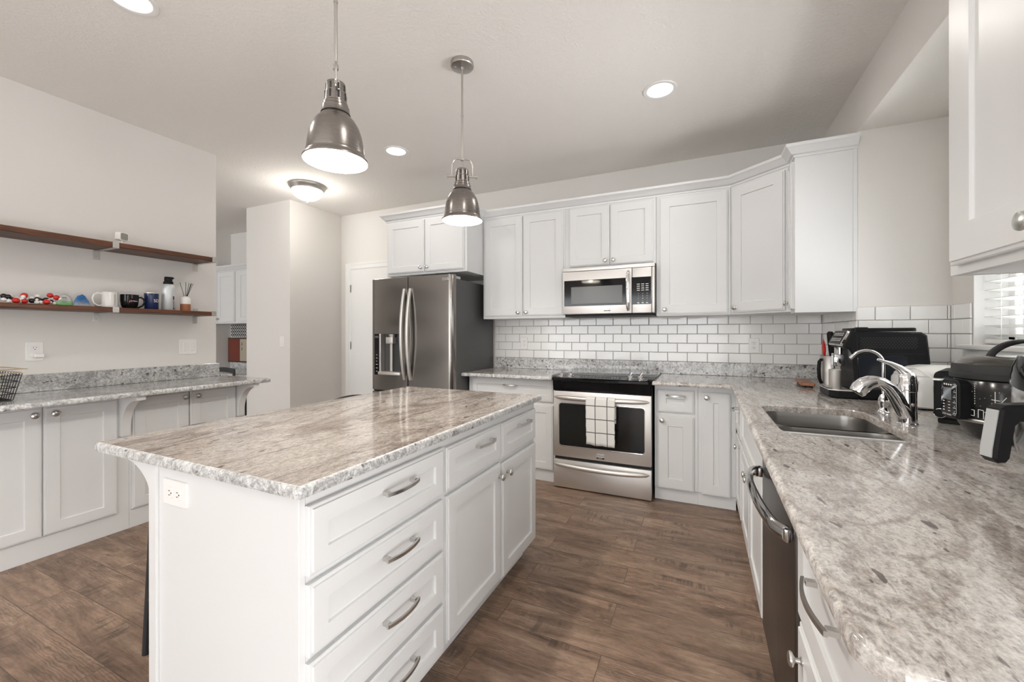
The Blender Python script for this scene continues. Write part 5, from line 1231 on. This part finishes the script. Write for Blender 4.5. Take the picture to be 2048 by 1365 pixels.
# ================================================================ FAR DESK NOOK seen past the left wall
NY = YB; NZ = .74
t = thing('nook_cabinet', 'white wall cabinet in the far desk nook beyond the hall', 'cabinet', (-5.6, 3.6, 1.385))
mb = MB(); mb.box(-6.315, -4.85, 3.49, NY-.002, 1.385, 2.10); obj('body', mb, 'white', t); Fn = FYm(3.49)
for a, b, kx in ((-6.312, -6.064, -6.10), (-6.056, -5.685, -6.02), (-5.61, -5.24, -5.28), (-5.23, -4.87, -5.19)): add_door(Fn, a, b, 1.405, 2.085, t, (kx, 1.45), .06)
mb = MB(); pth = [(-6.315, 3.489), (-4.85, 3.489)]; Lr = [[(x, y, z) for x, y in offset_line(pth, o)] for o, z in [(q[0], q[1]-.235) for q in PR]]; mb.loops([[Lr[k][i] for k in range(len(PR))] for i in range(2)]); obj('crown', mb, 'white', t, smooth=25)
mb = MB(); mb.box(-6.315, -4.85, 3.20, NY-.002, NZ-.03, NZ, .004, 1); dk = tag(obj('nook_desktop', mb, 'granite_bs'), 'granite desktop in the far nook under its white cabinet', 'countertop')
mb = MB(); mb.box(-6.315, -4.85, NY-.02, NY-.002, NZ+.0005, NZ+.09, .002, 1); obj('granite_upstand', mb, 'granite_bs', dk)
mb = MB(); mb.box(-6.315, -5.6, 3.24, NY-.01, 0, NZ-.031); tag(obj('nook_base_cabinet', mb, 'white'), 'white base cabinet below the granite desktop in the far nook', 'cabinet')
mb = MB(); mb.box(-6.27, -5.0, NY-.030, NY-.003, 1.20, 1.382, .002, 1); tag(obj('patterned_panel', mb, 'chevron'), 'black and white chevron panel under the far nook cabinet', 'wall panel')
t = thing('memo_board', 'framed red and cream memo board leaning in the far nook', 'board', (-5.9, 3.75, NZ))
mb = MB(); mb.box(-6.305, -5.45, NY-.052, NY-.034, NZ+.092, 1.190, .002, 1); mb.mi = 1; mb.box(-6.285, -6.035, NY-.056, NY-.052, NZ+.115, 1.170); mb.mi = 2; mb.box(-6.025, -5.47, NY-.056, NY-.052, NZ+.115, 1.170)
bdm = obj('frame', mb, [wood('nook_wood', (.03, .018, .01), (.06, .035, .02), (.10, .06, .035), (20, 20, 20)), mat('board_red', (.16, .035, .02), .6), mat('board_cream', (.42, .36, .28), .7)], t)
mb = MB(); 
for k in range(2): mb.tube([(-5.985+.012*cos(a), NY-.058, 1.10-k*.07+.02*sin(a)) for a in [pi*.5-2*pi*.6*i/8 for i in range(9)]], .003, 6)
obj('hook', mb, 'inkblack', bdm)
t = thing('desk_chair', 'dark chair standing at the far nook desk', 'chair', (-5.04, 3.15, 0))
HX, HY = -5.04, 3.15
mb = MB(); mb.loops([[(x, y, z) for x, y in rrect(.36-2*i, .38-2*i, .05, 4, HX, HY)] for i, z in ((.01, .43), (0, .44), (0, .46), (.01, .475))]); obj('seat', mb, 'blackmatte', t)
for a in (-1, 1):
    for b in (-1, 1): mb = MB(); mb.tube([(HX+a*.15, HY+b*.16, .44), (HX+a*.165, HY+b*.18, 0)], .015, 8); obj('leg', mb, 'blackmatte', t)
mb = MB(); L = []
for k in range(11):
    s_ = -1+k/5; L.append([(HX+s_*.165, HY-.18-.025*(1-s_*s_)+dy, z+.018*(1-s_*s_)) for dy, z in ((0, .785), (.02, .785), (.02, .838), (0, .838))])
mb.loops(L); obj('backrest', mb, 'blackmatte', t)
for a in (-1, 1): mb = MB(); mb.tube([(HX+a*.145, HY-.15, .45), (HX+a*.150, HY-.168, .80)], .015, 8); obj('back_post', mb, 'blackmatte', t)

# daylight from behind and through the bay, plus added unseen fill lamps
lamp('daylight', 'AREA', (-2.7, -9.5, 1.35), 80, (.93, .97, 1.0), 6.8, (radians(90), 0, 0), sizey=2.5)
fl_ = lamp('ceiling_fill', 'SPOT', (-1.3, -1.5, 1.0), 175, (.95, .98, 1.0), .30, (radians(180), 0, 0)); fl_.data.spot_size = radians(155); fl_.data.spot_blend = 1.  # upward spot added behind the camera to brighten the ceiling
lamp('bay_daylight', 'AREA', (2.35, 2.19, .50), 430, (.97, .985, 1.0), 1.6, (0, radians(138), 0), sizey=1.8)
lamp('side_fill', 'AREA', (.82, -2.3, .85), 45, (.96, .98, 1.0), 1.6, (0, radians(86), radians(-4)), sizey=2.2)  # added fill lamp at the solid right wall, lifts the left cabinets
lamp('hall_fill', 'AREA', (-5.1, -2.0, 1.3), 48, (.96, .98, 1.0), 2.0, (radians(90), 0, 0), sizey=2.2)  # added fill lamp in the unseen hall, brightens the pantry walls
lamp('near_side_fill', 'AREA', (.82, -.05, .44), 25, (.96, .98, 1.0), .8, (0, radians(90), 0), sizey=1.0)  # added fill lamp low beside the camera, lights the island drawers
